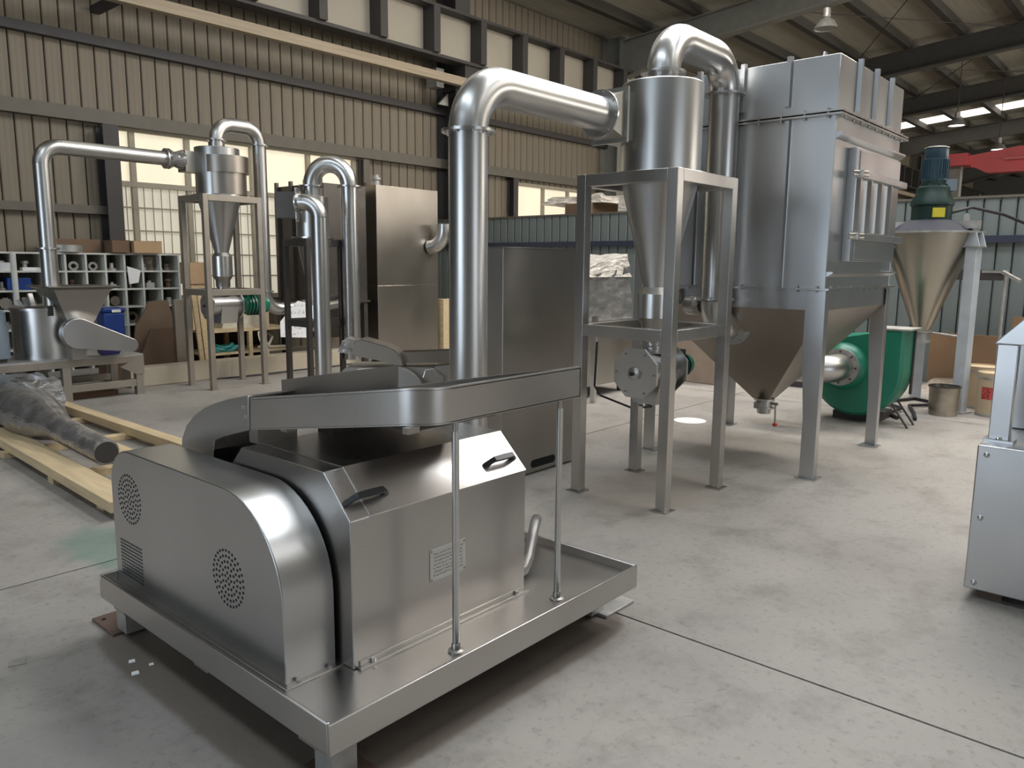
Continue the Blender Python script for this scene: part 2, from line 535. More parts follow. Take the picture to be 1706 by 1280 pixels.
# ================================================================== the hall
HX0, HX1, HY0, WY = -12.0, 62.0, -14.0, 12.5
fl = MB().box(HX0, HX1, HY0, WY + 0.3, -0.2, -0.03).build('floor', JOINT)
tag(fl, kind='structure')
XL = [HX0, -9.2, -3.2, 2.8, 8.8, 14.8, 20.8, 26.8, 32.8, 38.8, 44.8, 50.8, 56.8, HX1]
YL = [HY0, -7.88, -1.88, 4.12, 10.12, WY + 0.25]
slab_cache = {}
for i in range(len(XL) - 1):
    for j in range(len(YL) - 1):
        w, d = XL[i + 1] - XL[i] - 0.012, YL[j + 1] - YL[j] - 0.012
        key = (round(w, 3), round(d, 3))
        if key not in slab_cache:
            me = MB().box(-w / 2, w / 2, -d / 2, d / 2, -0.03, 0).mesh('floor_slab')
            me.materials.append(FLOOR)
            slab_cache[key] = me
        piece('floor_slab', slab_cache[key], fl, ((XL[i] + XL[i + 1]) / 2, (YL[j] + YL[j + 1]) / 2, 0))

# --- window openings in the long wall: x0, x1, z0, z1
W1 = (5.17, 9.58, 0.95, 3.52)
W2 = (14.25, 17.3, 2.05, 3.42)
wl = MB()
yb = WY + 0.06
def wallseg(x0, x1, z0, z1): wl.box(x0, x1, yb, yb + 0.12, z0, z1)
wallseg(HX0, W1[0], 0, 7.5); wallseg(W1[1], W2[0], 0, 7.5); wallseg(W2[1], HX1, 0, 7.5)
for W in (W1, W2):
    wallseg(W[0], W[1], 0, W[2]); wallseg(W[0], W[1], W[3], 7.5)
wall = tag(wl.build('wall_left', SEAM), kind='structure')
# cladding sheets: each strip between two seams is a piece
PW = 0.222
def strip_mesh(h, m, w=PW):
    hw = w / 2 - 0.007
    prof = [(-hw, 0.06), (-hw, 0.012), (-hw + 0.012, 0), (-0.045, 0), (-0.038, 0.002), (-0.026, 0.002), (-0.019, 0), (0.03, 0), (0.037, 0.002), (0.049, 0.002), (0.056, 0), (hw - 0.012, 0), (hw, 0.012), (hw, 0.06)]
    me = MB().prism(prof, 'z', 0, h).mesh('wall_sheet')
    me.materials.append(m)
    return me
cache = {}
def put_strip(x, z0, z1):
    h = round(z1 - z0, 3)
    if h not in cache: cache[h] = strip_mesh(h, CLAD)
    piece('wall_sheet', cache[h], wall, (x, WY, z0))
x = 2.39
far = MB()
while x < HX1 - 0.2:
    hit = None
    for W in (W1, W2):
        if x + PW / 2 > W[0] and x - PW / 2 < W[1]: hit = W
    segs = [(0, 7.4)] if not hit else [(0, hit[2] - 0.03), (hit[3] + 0.03, 7.4)]
    for a, b in segs:
        if x < 19:
            put_strip(x, a, b)
        else:
            far.box(x - PW / 2 + 0.01, x + PW / 2 - 0.01, WY, WY + 0.06, a, b)
    x += PW
tag(far.build('far_wall_sheets', CLAD, wall), kind='stuff')
# horizontal girts on the wall
def girt(x0, x1, z, h=0.16, d=0.12, m=GIRT):
    g = MB().prism([(WY - d, z - h / 2), (WY - d, z + h / 2), (WY, z + h / 2), (WY, z + h / 2 - 0.015), (WY - d + 0.015, z + h / 2 - 0.015), (WY - d + 0.015, z - h / 2 + 0.015), (WY, z - h / 2 + 0.015), (WY, z - h / 2)], 'x', x0, x1)
    return g.build('girt', m, wall)
girt(HX0, 5.0, 2.28, 0.12)
girt(HX0, HX1, 3.62, 0.19, 0.16)
girt(HX0, HX1, 4.68, 0.13, 0.14, DARKST)
girt(HX0, HX1, 6.35, 0.12)
girt(10.2, 14.0, 2.3, 0.12)
MB().prism([(11.52, 5.05), (11.52, 5.21), (11.66, 5.21), (11.66, 5.05)], 'x', HX0, 60).build('tan_girt', TAN, wall)
for gx in (5.0, 11.95, 17.9, 24.9):
    MB().box(gx - 0.06, gx + 0.06, 11.66, WY, 5.08, 5.18).build('girt_bracket', DARKST, wall)
# steel columns and beams standing clear of the wall
def hcol(name, x, y, z1, w, d, m, z0=0):
    b = MB()
    b.box(x - w / 2, x + w / 2, y - d / 2, y - d / 2 + 0.02, z0, z1)
    b.box(x - w / 2, x + w / 2, y + d / 2 - 0.02, y + d / 2, z0, z1)
    b.box(x - 0.008, x + 0.008, y - d / 2 + 0.02, y + d / 2 - 0.02, z0, z1)
    return tag(b.build(name, m), kind='structure')
hcol('trim_1', 4.98, WY - 0.16, 3.5, 0.22, 0.28, DARKST)
hcol('trim_2', 11.97, WY - 0.30, 7.4, 0.42, 0.56, DARKST)
hcol('trim_3', 14.08, WY - 0.12, 3.52, 0.16, 0.2, DARKST)
hcol('trim_4', 17.9, WY - 0.30, 7.4, 0.40, 0.56, RAFT)
hcol('trim_5', 24.9, WY - 0.30, 7.4, 0.40, 0.56, RAFT)
hcol('trim_8', 31.5, WY - 0.30, 7.4, 0.40, 0.56, RAFT)
hcol('trim_9', 39.6, WY - 0.30, 7.4, 0.40, 0.56, RAFT)
hcol('trim_10', 46.6, WY - 0.30, 7.4, 0.40, 0.56, RAFT)
hcol('trim_6', 9.75, WY - 0.1, 3.5, 0.14, 0.16, BROWNST)
hcol('trim_7', -2.0, WY - 0.30, 7.4, 0.40, 0.56, DARKST)

# --- crane runway beam bracketed off the columns
RY = 11.75
rw = thing('crane_runway', (12, RY, 5.55), 'dark steel crane runway beam with upright stiffeners along the olive wall', 'beam')
MB().box(-4, 61, RY - 0.16, RY + 0.16, 5.50, 5.56).build('bottom_flange', DARKST, rw)
MB().box(-4, 61, RY - 0.2, RY + 0.2, 6.40, 6.45).build('top_flange', DARKST, rw)
web = MB().box(-4, 61, RY + 0.08, RY + 0.10, 5.56, 6.40).build('web', mat('runway_web', (0.40, 0.36, 0.29), 0.7, 0, 0.1, 1.0), rw)
me = MB().box(-0.006, 0.16, -0.23, 0.085, 0, 0.84).mesh('stiffener'); me.materials.append(DARKST)
xs = -3.5
while xs < 60:
    piece('stiffener', me, rw, (xs, RY, 5.56)); xs += 1.3
MB().box(11.76, 12.18, RY - 0.1, 11.93, 5.25, 5.5).build('bracket', DARKST, rw)
MB().box(11.30, 11.50, 12.0, 12.3, 5.06, 5.42).build('pale_gusset', PALEIRON, rw)
MB().prism([(11.45, 4.75), (11.72, 4.75), (11.72, 5.0)], 'y', 12.1, 12.16).build('lower_gusset', PALEIRON, rw)

# --- windows
def window(name, W, mull, rail_z, grille, m_low):
    w = tag(MB().box(W[0], W[1], WY + 0.1, WY + 0.13, W[2], W[3]).build(name, SEAM), kind='structure')
    xs = [W[0]] + mull + [W[1]]
    zs = [W[2]] + rail_z + [W[3]]
    for a in range(len(xs) - 1):
        for c in range(len(zs) - 1):
            m = m_low if (grille and c == 0) else PANE
            MB().box(xs[a] + 0.03, xs[a + 1] - 0.03, WY + 0.05, WY + 0.075, zs[c] + 0.03, zs[c + 1] - 0.03).build('pane', m, w)
    for xm in xs:
        MB().box(xm - 0.04, xm + 0.04, WY - 0.02, WY + 0.09, W[2], W[3]).build('mullion', CREAMP, w)
    for zm in zs:
        MB().box(W[0], W[1], WY - 0.03, WY + 0.09, zm - 0.04, zm + 0.04).build('window_rail', CREAMP, w)
    if grille:
        g = MB()
        xx = W[0] + 0.1
        while xx < W[1]:
            g.box(xx - 0.006, xx + 0.006, WY + 0.0, WY + 0.012, W[2], rail_z[0]); xx += 0.135
        for k in range(1, 5):
            zz = W[2] + (rail_z[0] - W[2]) * k / 5
            g.box(W[0], W[1], WY - 0.005, WY + 0.012, zz - 0.012, zz + 0.012)
        g.build('security_grille', CREAMP, w)
    return w
window('window_1', W1, [5.40, 6.27, 7.42, 8.55], [2.70], True, PANEL)
window('window_2', W2, [15.35, 16.35], [2.28], False, PANE)

# --- low partition across the hall
PX = 11.6
pt = tag(MB().box(PX + 0.05, PX + 0.14, -9, WY, 0, 2.40).build('wall_partition', SEAMP), kind='structure')
hw = 0.185 / 2 - 0.008
me = MB().prism([(0.05, -hw), (0.012, -hw), (0, -hw + 0.014), (0, hw - 0.014), (0.012, hw), (0.05, hw)], 'z', 0, 2.42).mesh('partition_sheet')
me.materials.append(CLADP)
y = -1.4
while y < 12.3:
    piece('partition_sheet', me, pt, (PX, y, 0)); y += 0.185
MB().box(PX - 0.06, PX, -9, WY, 1.86, 1.95).build('rail', RAIL, pt)
MB().box(PX - 0.02, PX + 0.16, -9, WY, 2.42, 2.45).build('cap', GIRT, pt)

# --- roof
def roof_quad(mb, x0, x1, y0, y1, dz, t):
    mb.hexa([(x0, y0, roof_z(y0) + dz), (x1, y0, roof_z(y0) + dz), (x1, y1, roof_z(y1) + dz), (x0, y1, roof_z(y1) + dz)],
            [(x0, y0, roof_z(y0) + dz + t), (x1, y0, roof_z(y0) + dz + t), (x1, y1, roof_z(y1) + dz + t), (x0, y1, roof_z(y1) + dz + t)])
rb = MB()
roof_quad(rb, HX0, HX1, -2, WY + 0.2, 0, 0.08); roof_quad(rb, HX0, HX1, HY0, -2, 0, 0.08)
ceil = tag(rb.build('ceiling', ROOF), kind='structure')
for sx in SKYX:
    b = MB(); roof_quad(b, sx - 0.65, sx + 0.65, -1.3, 11.7, -0.03, 0.02)
    b.build('skylight_sheet', SKYP, ceil)
    b = MB(); roof_quad(b, sx - 0.65, sx + 0.65, -13, -3, -0.03, 0.02)
    b.build('skylight_sheet', SKYP, ceil)
yk = 11.2
while yk > -1.5:
    b = MB(); roof_quad(b, 37.0, 38.3, max(yk - 1.30, -1.95), yk - 0.09, -0.03, 0.02)
    b.build('skylight_sheet', PANEB, ceil)
    yk -= 1.38
yy = 11.2
while yy > -12:
    b = MB(); b.box(13.0, HX1, yy - 0.085, yy + 0.085, roof_z(yy) - 0.24, roof_z(yy) - 0.01)
    b.build('purlin', PURL, ceil)
    yy -= 1.38
for rx in (17.9, 25.2, 31.5, 39.6, 46.6, 53.6):
    b = MB()
    for y0, y1, k in ((WY - 0.5, 9.5, 0.35), (9.5, -2, 0), (-2, HY0, 0)):
        za, zb_ = roof_z(y0) - 0.24, roof_z(y1) - 0.24
        for x0, x1, lo, hi in ((-0.14, 0.14, -0.62, -0.58), (-0.14, 0.14, -0.03, 0.0), (-0.012, 0.012, -0.6, -0.01)):
            b.hexa([(rx + x0, y0, za + lo - (k if lo < -.1 else 0)), (rx + x1, y0, za + lo - (k if lo < -.1 else 0)), (rx + x1, y1, zb_ + lo), (rx + x0, y1, zb_ + lo)],
                   [(rx + x0, y0, za + hi - (k if hi < -.1 else 0)), (rx + x1, y0, za + hi - (k if hi < -.1 else 0)), (rx + x1, y1, zb_ + hi), (rx + x0, y1, zb_ + hi)])
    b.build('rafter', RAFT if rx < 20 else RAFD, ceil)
b = MB()
for y0, y1 in ((8.5, 4.5), (4.5, 0.5)):
    for xa, xb in ((18.2, 25), (25.4, 31.3)):
        b.tube([(xa, y0, roof_z(y0) - 0.35), (xb, y1, roof_z(y1) - 0.35)], 0.012, 6)
        b.tube([(xa, y1, roof_z(y1) - 0.35), (xb, y0, roof_z(y0) - 0.35)], 0.012, 6)
b.build('tie_rods', DARKST, ceil)

# --- other walls: far gable with clerestory, right wall and rear wall with open doors
wf = tag(MB().box(HX1, HX1 + 0.2, HY0, WY + 0.2, 0, 8.9).build('wall_far', FARW), kind='structure')
wr = MB()
wr.box(HX0, -1.5, HY0 - 0.2, HY0, 0, 8); wr.box(5.5, HX1, HY0 - 0.2, HY0, 0, 8); wr.box(-1.5, 5.5, HY0 - 0.2, HY0, 4.5, 8)
tag(wr.build('wall_right', HALLW), kind='structure')
wk = MB()
wk.box(HX0 - 0.2, HX0, HY0, 0.3, 0, 9); wk.box(HX0 - 0.2, HX0, 7.0, WY + 0.2, 0, 9); wk.box(HX0 - 0.2, HX0, 0.3, 7.0, 4.5, 9)
tag(wk.build('wall_rear', HALLW), kind='structure')
tag(MB().box(4.0, 11.5, 9.70, 9.95, 0, 0.235).build('baseboard_left', KERB, None, 0.01), kind='structure')

# --- crane and lamps
cr = thing('overhead_crane', (26, 0, 4.0), 'red overhead crane girder behind the green-motored cone mixer', 'crane')
MB().prism([(5.75, 4.62), (4.9, 4.18), (-9, 4.18), (-9, 4.86), (4.2, 4.86), (5.3, 4.70)], 'x', 25.8, 26.25).build('girder', RED, cr)
MB().box(25.68, 25.82, -9, 4.5, 4.50, 4.56).build('ledge', mat('crane_red_pale', (0.60, 0.16, 0.15), 0.5), cr)
MB().box(25.6, 26.45, 5.4, 6.15, 4.42, 4.75).build('end_carriage', RED, cr)
MB().box(25.9, 26.2, 5.6, 5.9, 0, 4.42).build('support_post', RAFT, cr)
MB().box(25.74, 25.8, 3.3, 3.36, 4.58, 4.80).build('upright_tab', RED, cr)

def lamp(pos, lit, label):
    x, y, z = pos
    L = thing('high_bay_lamp', (x, y, z), label, 'lamp', 'high bay lamps')
    MB().lathe([(0.04, z + 0.40), (0.07, z + 0.38), (0.08, z + 0.22), (0.05, z + 0.20)], x, y, 16).build('ballast', PALEIRON, L)
    MB().lathe([(0.05, z + 0.21), (0.16, z + 0.14), (0.23, z + 0.0), (0.22, z + 0.0), (0.15, z + 0.13), (0.05, z + 0.19)], x, y, 20, False).build('reflector', PALEIRON, L)
    MB().lathe([(0.20, z + 0.015), (0.20, z + 0.03)], x, y, 20).build('lens', LAMPE if lit else PALEIRON, L)
    MB().cyl((x, y, z + 0.4), (x, y, roof_z(y) - 0.2), 0.012, n=8).build('hanger', DARKST, L)
lamp((16.2, 6.1, 6.15), False, 'unlit high bay lamp hanging above the dust collector roof')
lamp((25.5, 5.72, 5.50), True, 'lit high bay lamp below the bright roof light strip')
lamp((30.0, 5.45, 5.32), True, 'lit high bay lamp hanging above the red crane girder')

# ================================================================== foreground mill
SK = (1.183, 2.786, 1.711, 3.312)
mill = thing('grinding_mill', (1.98, 2.5, 0), 'large stainless grinding mill on a tray skid in the foreground, feed trough on top', 'mill')
x0, x1, y0, y1 = SK
MB().box(x0 + 0.012, x1 - 0.012, y0 + 0.012, y1 - 0.012, 0.205, 0.222).build('skid_tray', STEEL, mill)
b = MB()
b.box(x0, x1, y0, y0 + 0.012, 0.16, 0.26); b.box(x0, x1, y1 - 0.012, y1, 0.16, 0.26)
b.box(x0, x0 + 0.012, y0 + 0.012, y1 - 0.012, 0.16, 0.26); b.box(x1 - 0.012, x1, y0 + 0.012, y1 - 0.012, 0.16, 0.26)
b.build('skid_rim', STEEL, mill, 0.003)
for yy in (1.85, 2.5, 3.18): MB().box(x0 + 0.02, x1 - 0.02, yy - 0.05, yy + 0.05, 0.13, 0.2).build('skid_beam', STEELD, mill)
for fx0, fx1, fy0, fy1, m in ((1.195, 1.36, 3.24, 3.46, RUST), (2.72, 2.944, 1.82, 2.0, PALEIRON), (1.20, 1.38, 1.74, 1.93, RUST), (2.72, 2.944, 3.16, 3.34, PALEIRON)):
    f = MB().box(fx0, fx1, fy0, fy1, 0.0, 0.014).build('foot_plate', m, mill, 0.002)
    cx = min(max((fx0 + fx1) / 2, x0 + 0.07), x1 - 0.07); cy = min(max((fy0 + fy1) / 2, y0 + 0.07), y1 - 0.07)
    MB().box(cx - 0.045, cx + 0.045, cy - 0.045, cy + 0.045, 0.014, 0.17).build('foot_post', PALEIRON, f)
    MB().cyl((fx0 + 0.03, fy1 - 0.05, 0.01), (fx0 + 0.03, fy1 - 0.05, 0.017), 0.009, n=10).build('bolt_hole', HOLE, f)

# belt guard with rounded ends
def guard_profile(n=12):
    P = [(2.037, 0.224)]
    for i in range(n + 1):
        t = PI / 2 * i / n
        P.append((2.037 + 0.34 * (1 - math.cos(t)), 0.475 + 0.33 * math.sin(t)))
    for i in range(9):
        t = PI / 2 * i / 8
        P.append((3.295 - 0.17 * (1 - math.sin(t)), 0.64 + 0.16 * math.cos(t)))
    P.append((3.295, 0.224))
    return P
gd = MB().prism(guard_profile(), 'x', 1.252, 1.443).build('belt_guard', STEELM, mill, 0.004)
b = MB(); b.box(1.235, 1.46, 2.012, 3.30, 0.222, 0.228); b.build('guard_foot', STEEL, gd, 0.001)
b = MB()
for xx in (1.29, 1.41): b.cyl((xx, 2.024, 0.226), (xx, 2.024, 0.236), 0.007, n=8)
b.build('guard_bolts', STEELB, gd)
def hole_mesh(pts, r):
    b = MB()
    for (yy, zz) in pts: b.cyl((1.2535, yy, zz), (1.2512, yy, zz), r, n=8)
    return b
def round_vent(cy, cz, R):
    pts = []
    for k, n in enumerate((1, 6, 12, 18, 24, 30)):
        rr = R * k / 5
        for i in range(n): pts.append((cy + rr * math.cos(2 * PI * i / n + k * .3), cz + rr * math.sin(2 * PI * i / n + k * .3)))
    return pts
hole_mesh(round_vent(3.126, 0.605, 0.098), 0.0055).build('vent_holes', HOLE, gd)
hole_mesh(round_vent(2.368, 0.488, 0.098), 0.0055).build('vent_holes', HOLE, gd)
hole_mesh([(3.235 - i * 0.0145, 0.415 - j * 0.0145) for i in range(14) for j in range(11)], 0.0045).build('vent_holes', HOLE, gd)

# housing with chamfered lid
HP = [(1.96, 0.224), (1.96, 0.73), (2.10, 0.868), (2.61, 0.868), (2.75, 0.73), (2.75, 0.224)]
hs = MB().prism(HP, 'x', 1.457, 2.32).build('housing', STEEL, mill, 0.003)
lid = MB().prism([(1.957, 0.727), (1.957, 0.732), (2.0985, 0.872), (2.6115, 0.872), (2.753, 0.732), (2.753, 0.727), (2.61, 0.866), (2.10, 0.866)], 'x', 1.535, 2.322).build('lid', STEEL, hs, 0.001)
def handle(xa, xb):
    b = MB()
    n = 10; L = []
    for i in range(n + 1):
        t = i / n
        xx = xa + (xb - xa) * t
        lift = 0.034 * min(1, math.sin(PI * t) * 1.7) + 0.004
        o = Vector((xx, 2.005, 0.775)) + Vector((0, -0.707, 0.707)) * lift
        w = 0.009 + 0.003 * math.sin(PI * t)
        a = Vector((0, 0.707, 0.707)); nn = Vector((0, -0.707, 0.707))
        L.append([o - a * w - nn * .006, o + a * w - nn * .006, o + a * w + nn * .006, o - a * w + nn * .006])
    b.loft(L)
    for xx in (xa + 0.02, xb - 0.02):
        c = Vector((xx, 2.005, 0.775)); nn = Vector((0, -0.707, 0.707))
        b.cyl(c - nn * 0.004, c + nn * 0.022, 0.011, n=10)
    return b
handle(1.465, 1.645).build('handle', BLACK, lid, 0.002)
handle(2.12, 2.30).build('handle', BLACK, lid, 0.002)
b = MB(); b.box(1.47, 2.325, 1.938, 1.962, 0.222, 0.230); b.box(1.48, 2.31, 1.954, 1.96, 0.230, 0.245)
b.build('housing_foot', STEEL, hs, 0.001)
b = MB()
for xx in (1.53, 2.26): b.cyl((xx, 1.948, 0.228), (xx, 1.948, 0.242), 0.008, n=8)
b.build('foot_bolts', STEELB, hs)
npl = MB().box(1.798, 1.974, 1.956, 1.961, 0.42, 0.54).build('name_plate', PLATEP, hs)
npl['label'] = 'small metal name plate with rows of engraved print'
b = MB()
for xx in (1.804, 1.968):
    for zz in (0.427, 0.533): b.cyl((xx, 1.957, zz), (xx, 1.953, zz), 0.004, n=8)
b.build('rivets', STEELD, npl)
MB().box(2.0, 2.60, 2.70, 3.02, 0.224, 0.62).build('discharge_box', STEEL, mill)
MB().tube([(2.31, 2.02, 0.265), (2.42, 2.05, 0.255), (2.50, 2.09, 0.275), (2.57, 2.13, 0.33), (2.64, 2.17, 0.375), (2.70, 2.21, 0.375), (2.80, 2.30, 0.30)], 0.024, 14).build('cable_conduit', CONDUIT, mill)

# feed trough: straight right-hand wing, rounded corner, channel falling to the hood
near = [(2.447, 1.79), (2.1, 1.79), (1.74, 1.79)]
cR = 0.13
for i in range(1, 9):
    t = PI / 2 * i / 8 * 0.92
    near.append((1.74 - cR * math.sin(t), 1.79 + cR * (1 - math.cos(t))))
near += [(1.575, 2.1), (1.535, 2.36), (1.50, 2.625)]
def tz(y): return 1.035 - max(0, y - 1.86) * 0.142
zb = [tz(p[1]) for p in near]; zt = [tz(p[1]) + 0.115 for p in near]
tr = MB().strip(list(near), zb, zt, -0.006).build('feed_trough', STEEL, mill, 0.001)
rim = []
b = MB(); b.strip([(p[0], p[1]) for p in near], [z - 0.004 for z in zt], [z + 0.004 for z in zt], -0.016); b.build('trough_rim', STEELB, tr)
farw = [(2.447, 1.815), (2.1, 1.945), (1.76, 2.065), (1.735, 2.3), (1.70, 2.64)]
zbf = [tz(p[1]) for p in farw]; ztf = [tz(p[1]) + 0.115 for p in farw]
MB().strip(farw, zbf, ztf, 0.005).build('trough_far_side', STEELB, tr)
b = MB()
for i in range(len(near) - 1): pass
poly = [(p[0], p[1], tz(p[1]) + 0.004) for p in near] + [(p[0], p[1], tz(p[1]) + 0.004) for p in reversed(farw)]
b.loft([poly, [(a, c, z - 0.006) for a, c, z in poly]]); b.build('trough_floor', STEELB, tr)
MB().box(2.441, 2.447, 1.79, 1.815, 1.035, 1.15).build('trough_end', STEEL, tr)
MB().loft([[(1.735, 2.05, 1.125), (1.685, 2.69, 1.01), (1.685, 2.69, 1.088), (1.735, 2.05, 1.20)], [(1.741, 2.05, 1.125), (1.691, 2.69, 1.01), (1.691, 2.69, 1.088), (1.741, 2.05, 1.20)]]).build('guide_plate', STEELW, tr)
MB().box(1.585, 1.635, 1.825, 1.85, 1.014, 1.034).build('box_bracket', STEELD, tr)
MB().box(1.555, 1.60, 2.46, 2.5, 0.93, 0.952).build('box_bracket', STEEL, tr)
for rx, ry in ((1.773, 1.803), (2.345, 1.81)):
    ztop = 1.03
    r = MB().cyl((rx, ry, 0.235), (rx, ry, ztop - 0.03), 0.0125, n=16).build('support_rod', STEELB, mill)
    MB().cyl((rx, ry, ztop - 0.035), (rx, ry, ztop + 0.004), 0.009, n=12).build('rod_end', STEELD, r)
    MB().lathe([(0.028, 0.222), (0.028, 0.228), (0.016, 0.232), (0.016, 0.25), (0.010, 0.258)], rx, ry, 14).build('rod_base', STEELD, r)
MB().box(1.74, 2.16, 1.98, 2.64, 0.975, 0.99).build('lid_shade_plate', DARKC, tr)  # added dark plate, hidden under the trough to darken the lid's reflection
MB().box(1.80, 2.25, 2.52, 2.62, 0.872, 0.965).build('shade_plate_mount', DARKC, tr)  # added dark block between the lid and the shade plate
# inlet hood at the end of the channel
hood_p = [(2.612, 1.058), (2.75, 1.028), (2.864, 0.996), (2.96, 0.962), (3.04, 0.922), (3.11, 0.872), (3.155, 0.81), (3.17, 0.74), (3.17, 0.62), (2.93, 0.62), (2.915, 0.74), (2.90, 0.80), (2.885, 0.845), (2.80, 0.875), (2.62, 0.925)]
hd = MB().prism(hood_p, 'x', 1.494, 1.50).build('inlet_hood', STEELM, mill, 0.001)
MB().prism(hood_p, 'x', 1.70, 1.706).build('hood_side', STEELM, hd)
top = hood_p[:9]
L = []
for (yy, zz) in top: L.append([(1.50, yy, zz), (1.70, yy, zz), (1.70, yy, zz - 0.006), (1.50, yy, zz - 0.006)])
MB().loft(L).build('hood_top', STEELM, hd)
b = MB()
for q in ((2.64, 0.97), (2.655, 1.005)): b.cyl((1.494, q[0], q[1]), (1.489, q[0], q[1]), 0.008, n=8)
b.build('hood_bolts', STEELB, hd)
MB().prism([(2.60, 1.0), (2.66, 1.0), (2.66, 0.87), (2.60, 0.87)], 'x', 1.52, 1.69).build('hood_support', STEEL, hd)

# ================================================================== main duct: mill -> cyclone
RX, RYY = 2.955, 2.905
dk = thing('riser_duct', (RX, RYY, 0), 'thick shiny steel duct rising behind the foreground mill and bending to the cyclone', 'duct')
def duct_run(root, segs, r, m, n=32):
    for kind, path in segs:
        MB().tube(path, r, n).build('pipe_section' if kind == 's' else 'elbow', m, root)
def flange(root, c, d, ro, r):
    fl_ = MB().ring(c, d, ro, r * 0.92, 0.014, 36).build('flange', STEELB, root)
    b = MB(); dd, u, w = b.frame(d)
    for k in range(8):
        q = Vector(c) + (u * math.cos(k * PI / 4 + .2) + w * math.sin(k * PI / 4 + .2)) * (r + (ro - r) * 0.6)
        b.cyl(q - dd * 0.014, q + dd * 0.014, 0.007, n=6)
    b.build('bolts', STEELD, fl_)
X_, Y_, Z_ = Vector((1, 0, 0)), Vector((0, 1, 0)), Vector((0, 0, 1))
e1 = arc((RX, RYY, 0.40), X_, Z_, 0.15, 10)
e2 = arc((RX, RYY, 2.466), Z_, X_, 0.25, 16)
duct_run(dk, [('s', [(2.61, RYY, 0.40), e1[0]]), ('e', e1), ('s', [e1[-1], e2[0]]), ('e', e2), ('s', [e2[-1], (4.10, RYY, 2.466)])], 0.102, STEELT, 40)
flange(dk, (RX, RYY, 2.214), Z_, 0.138, 0.102)
flange(dk, (4.105, RYY, 2.466), X_, 0.142, 0.102)

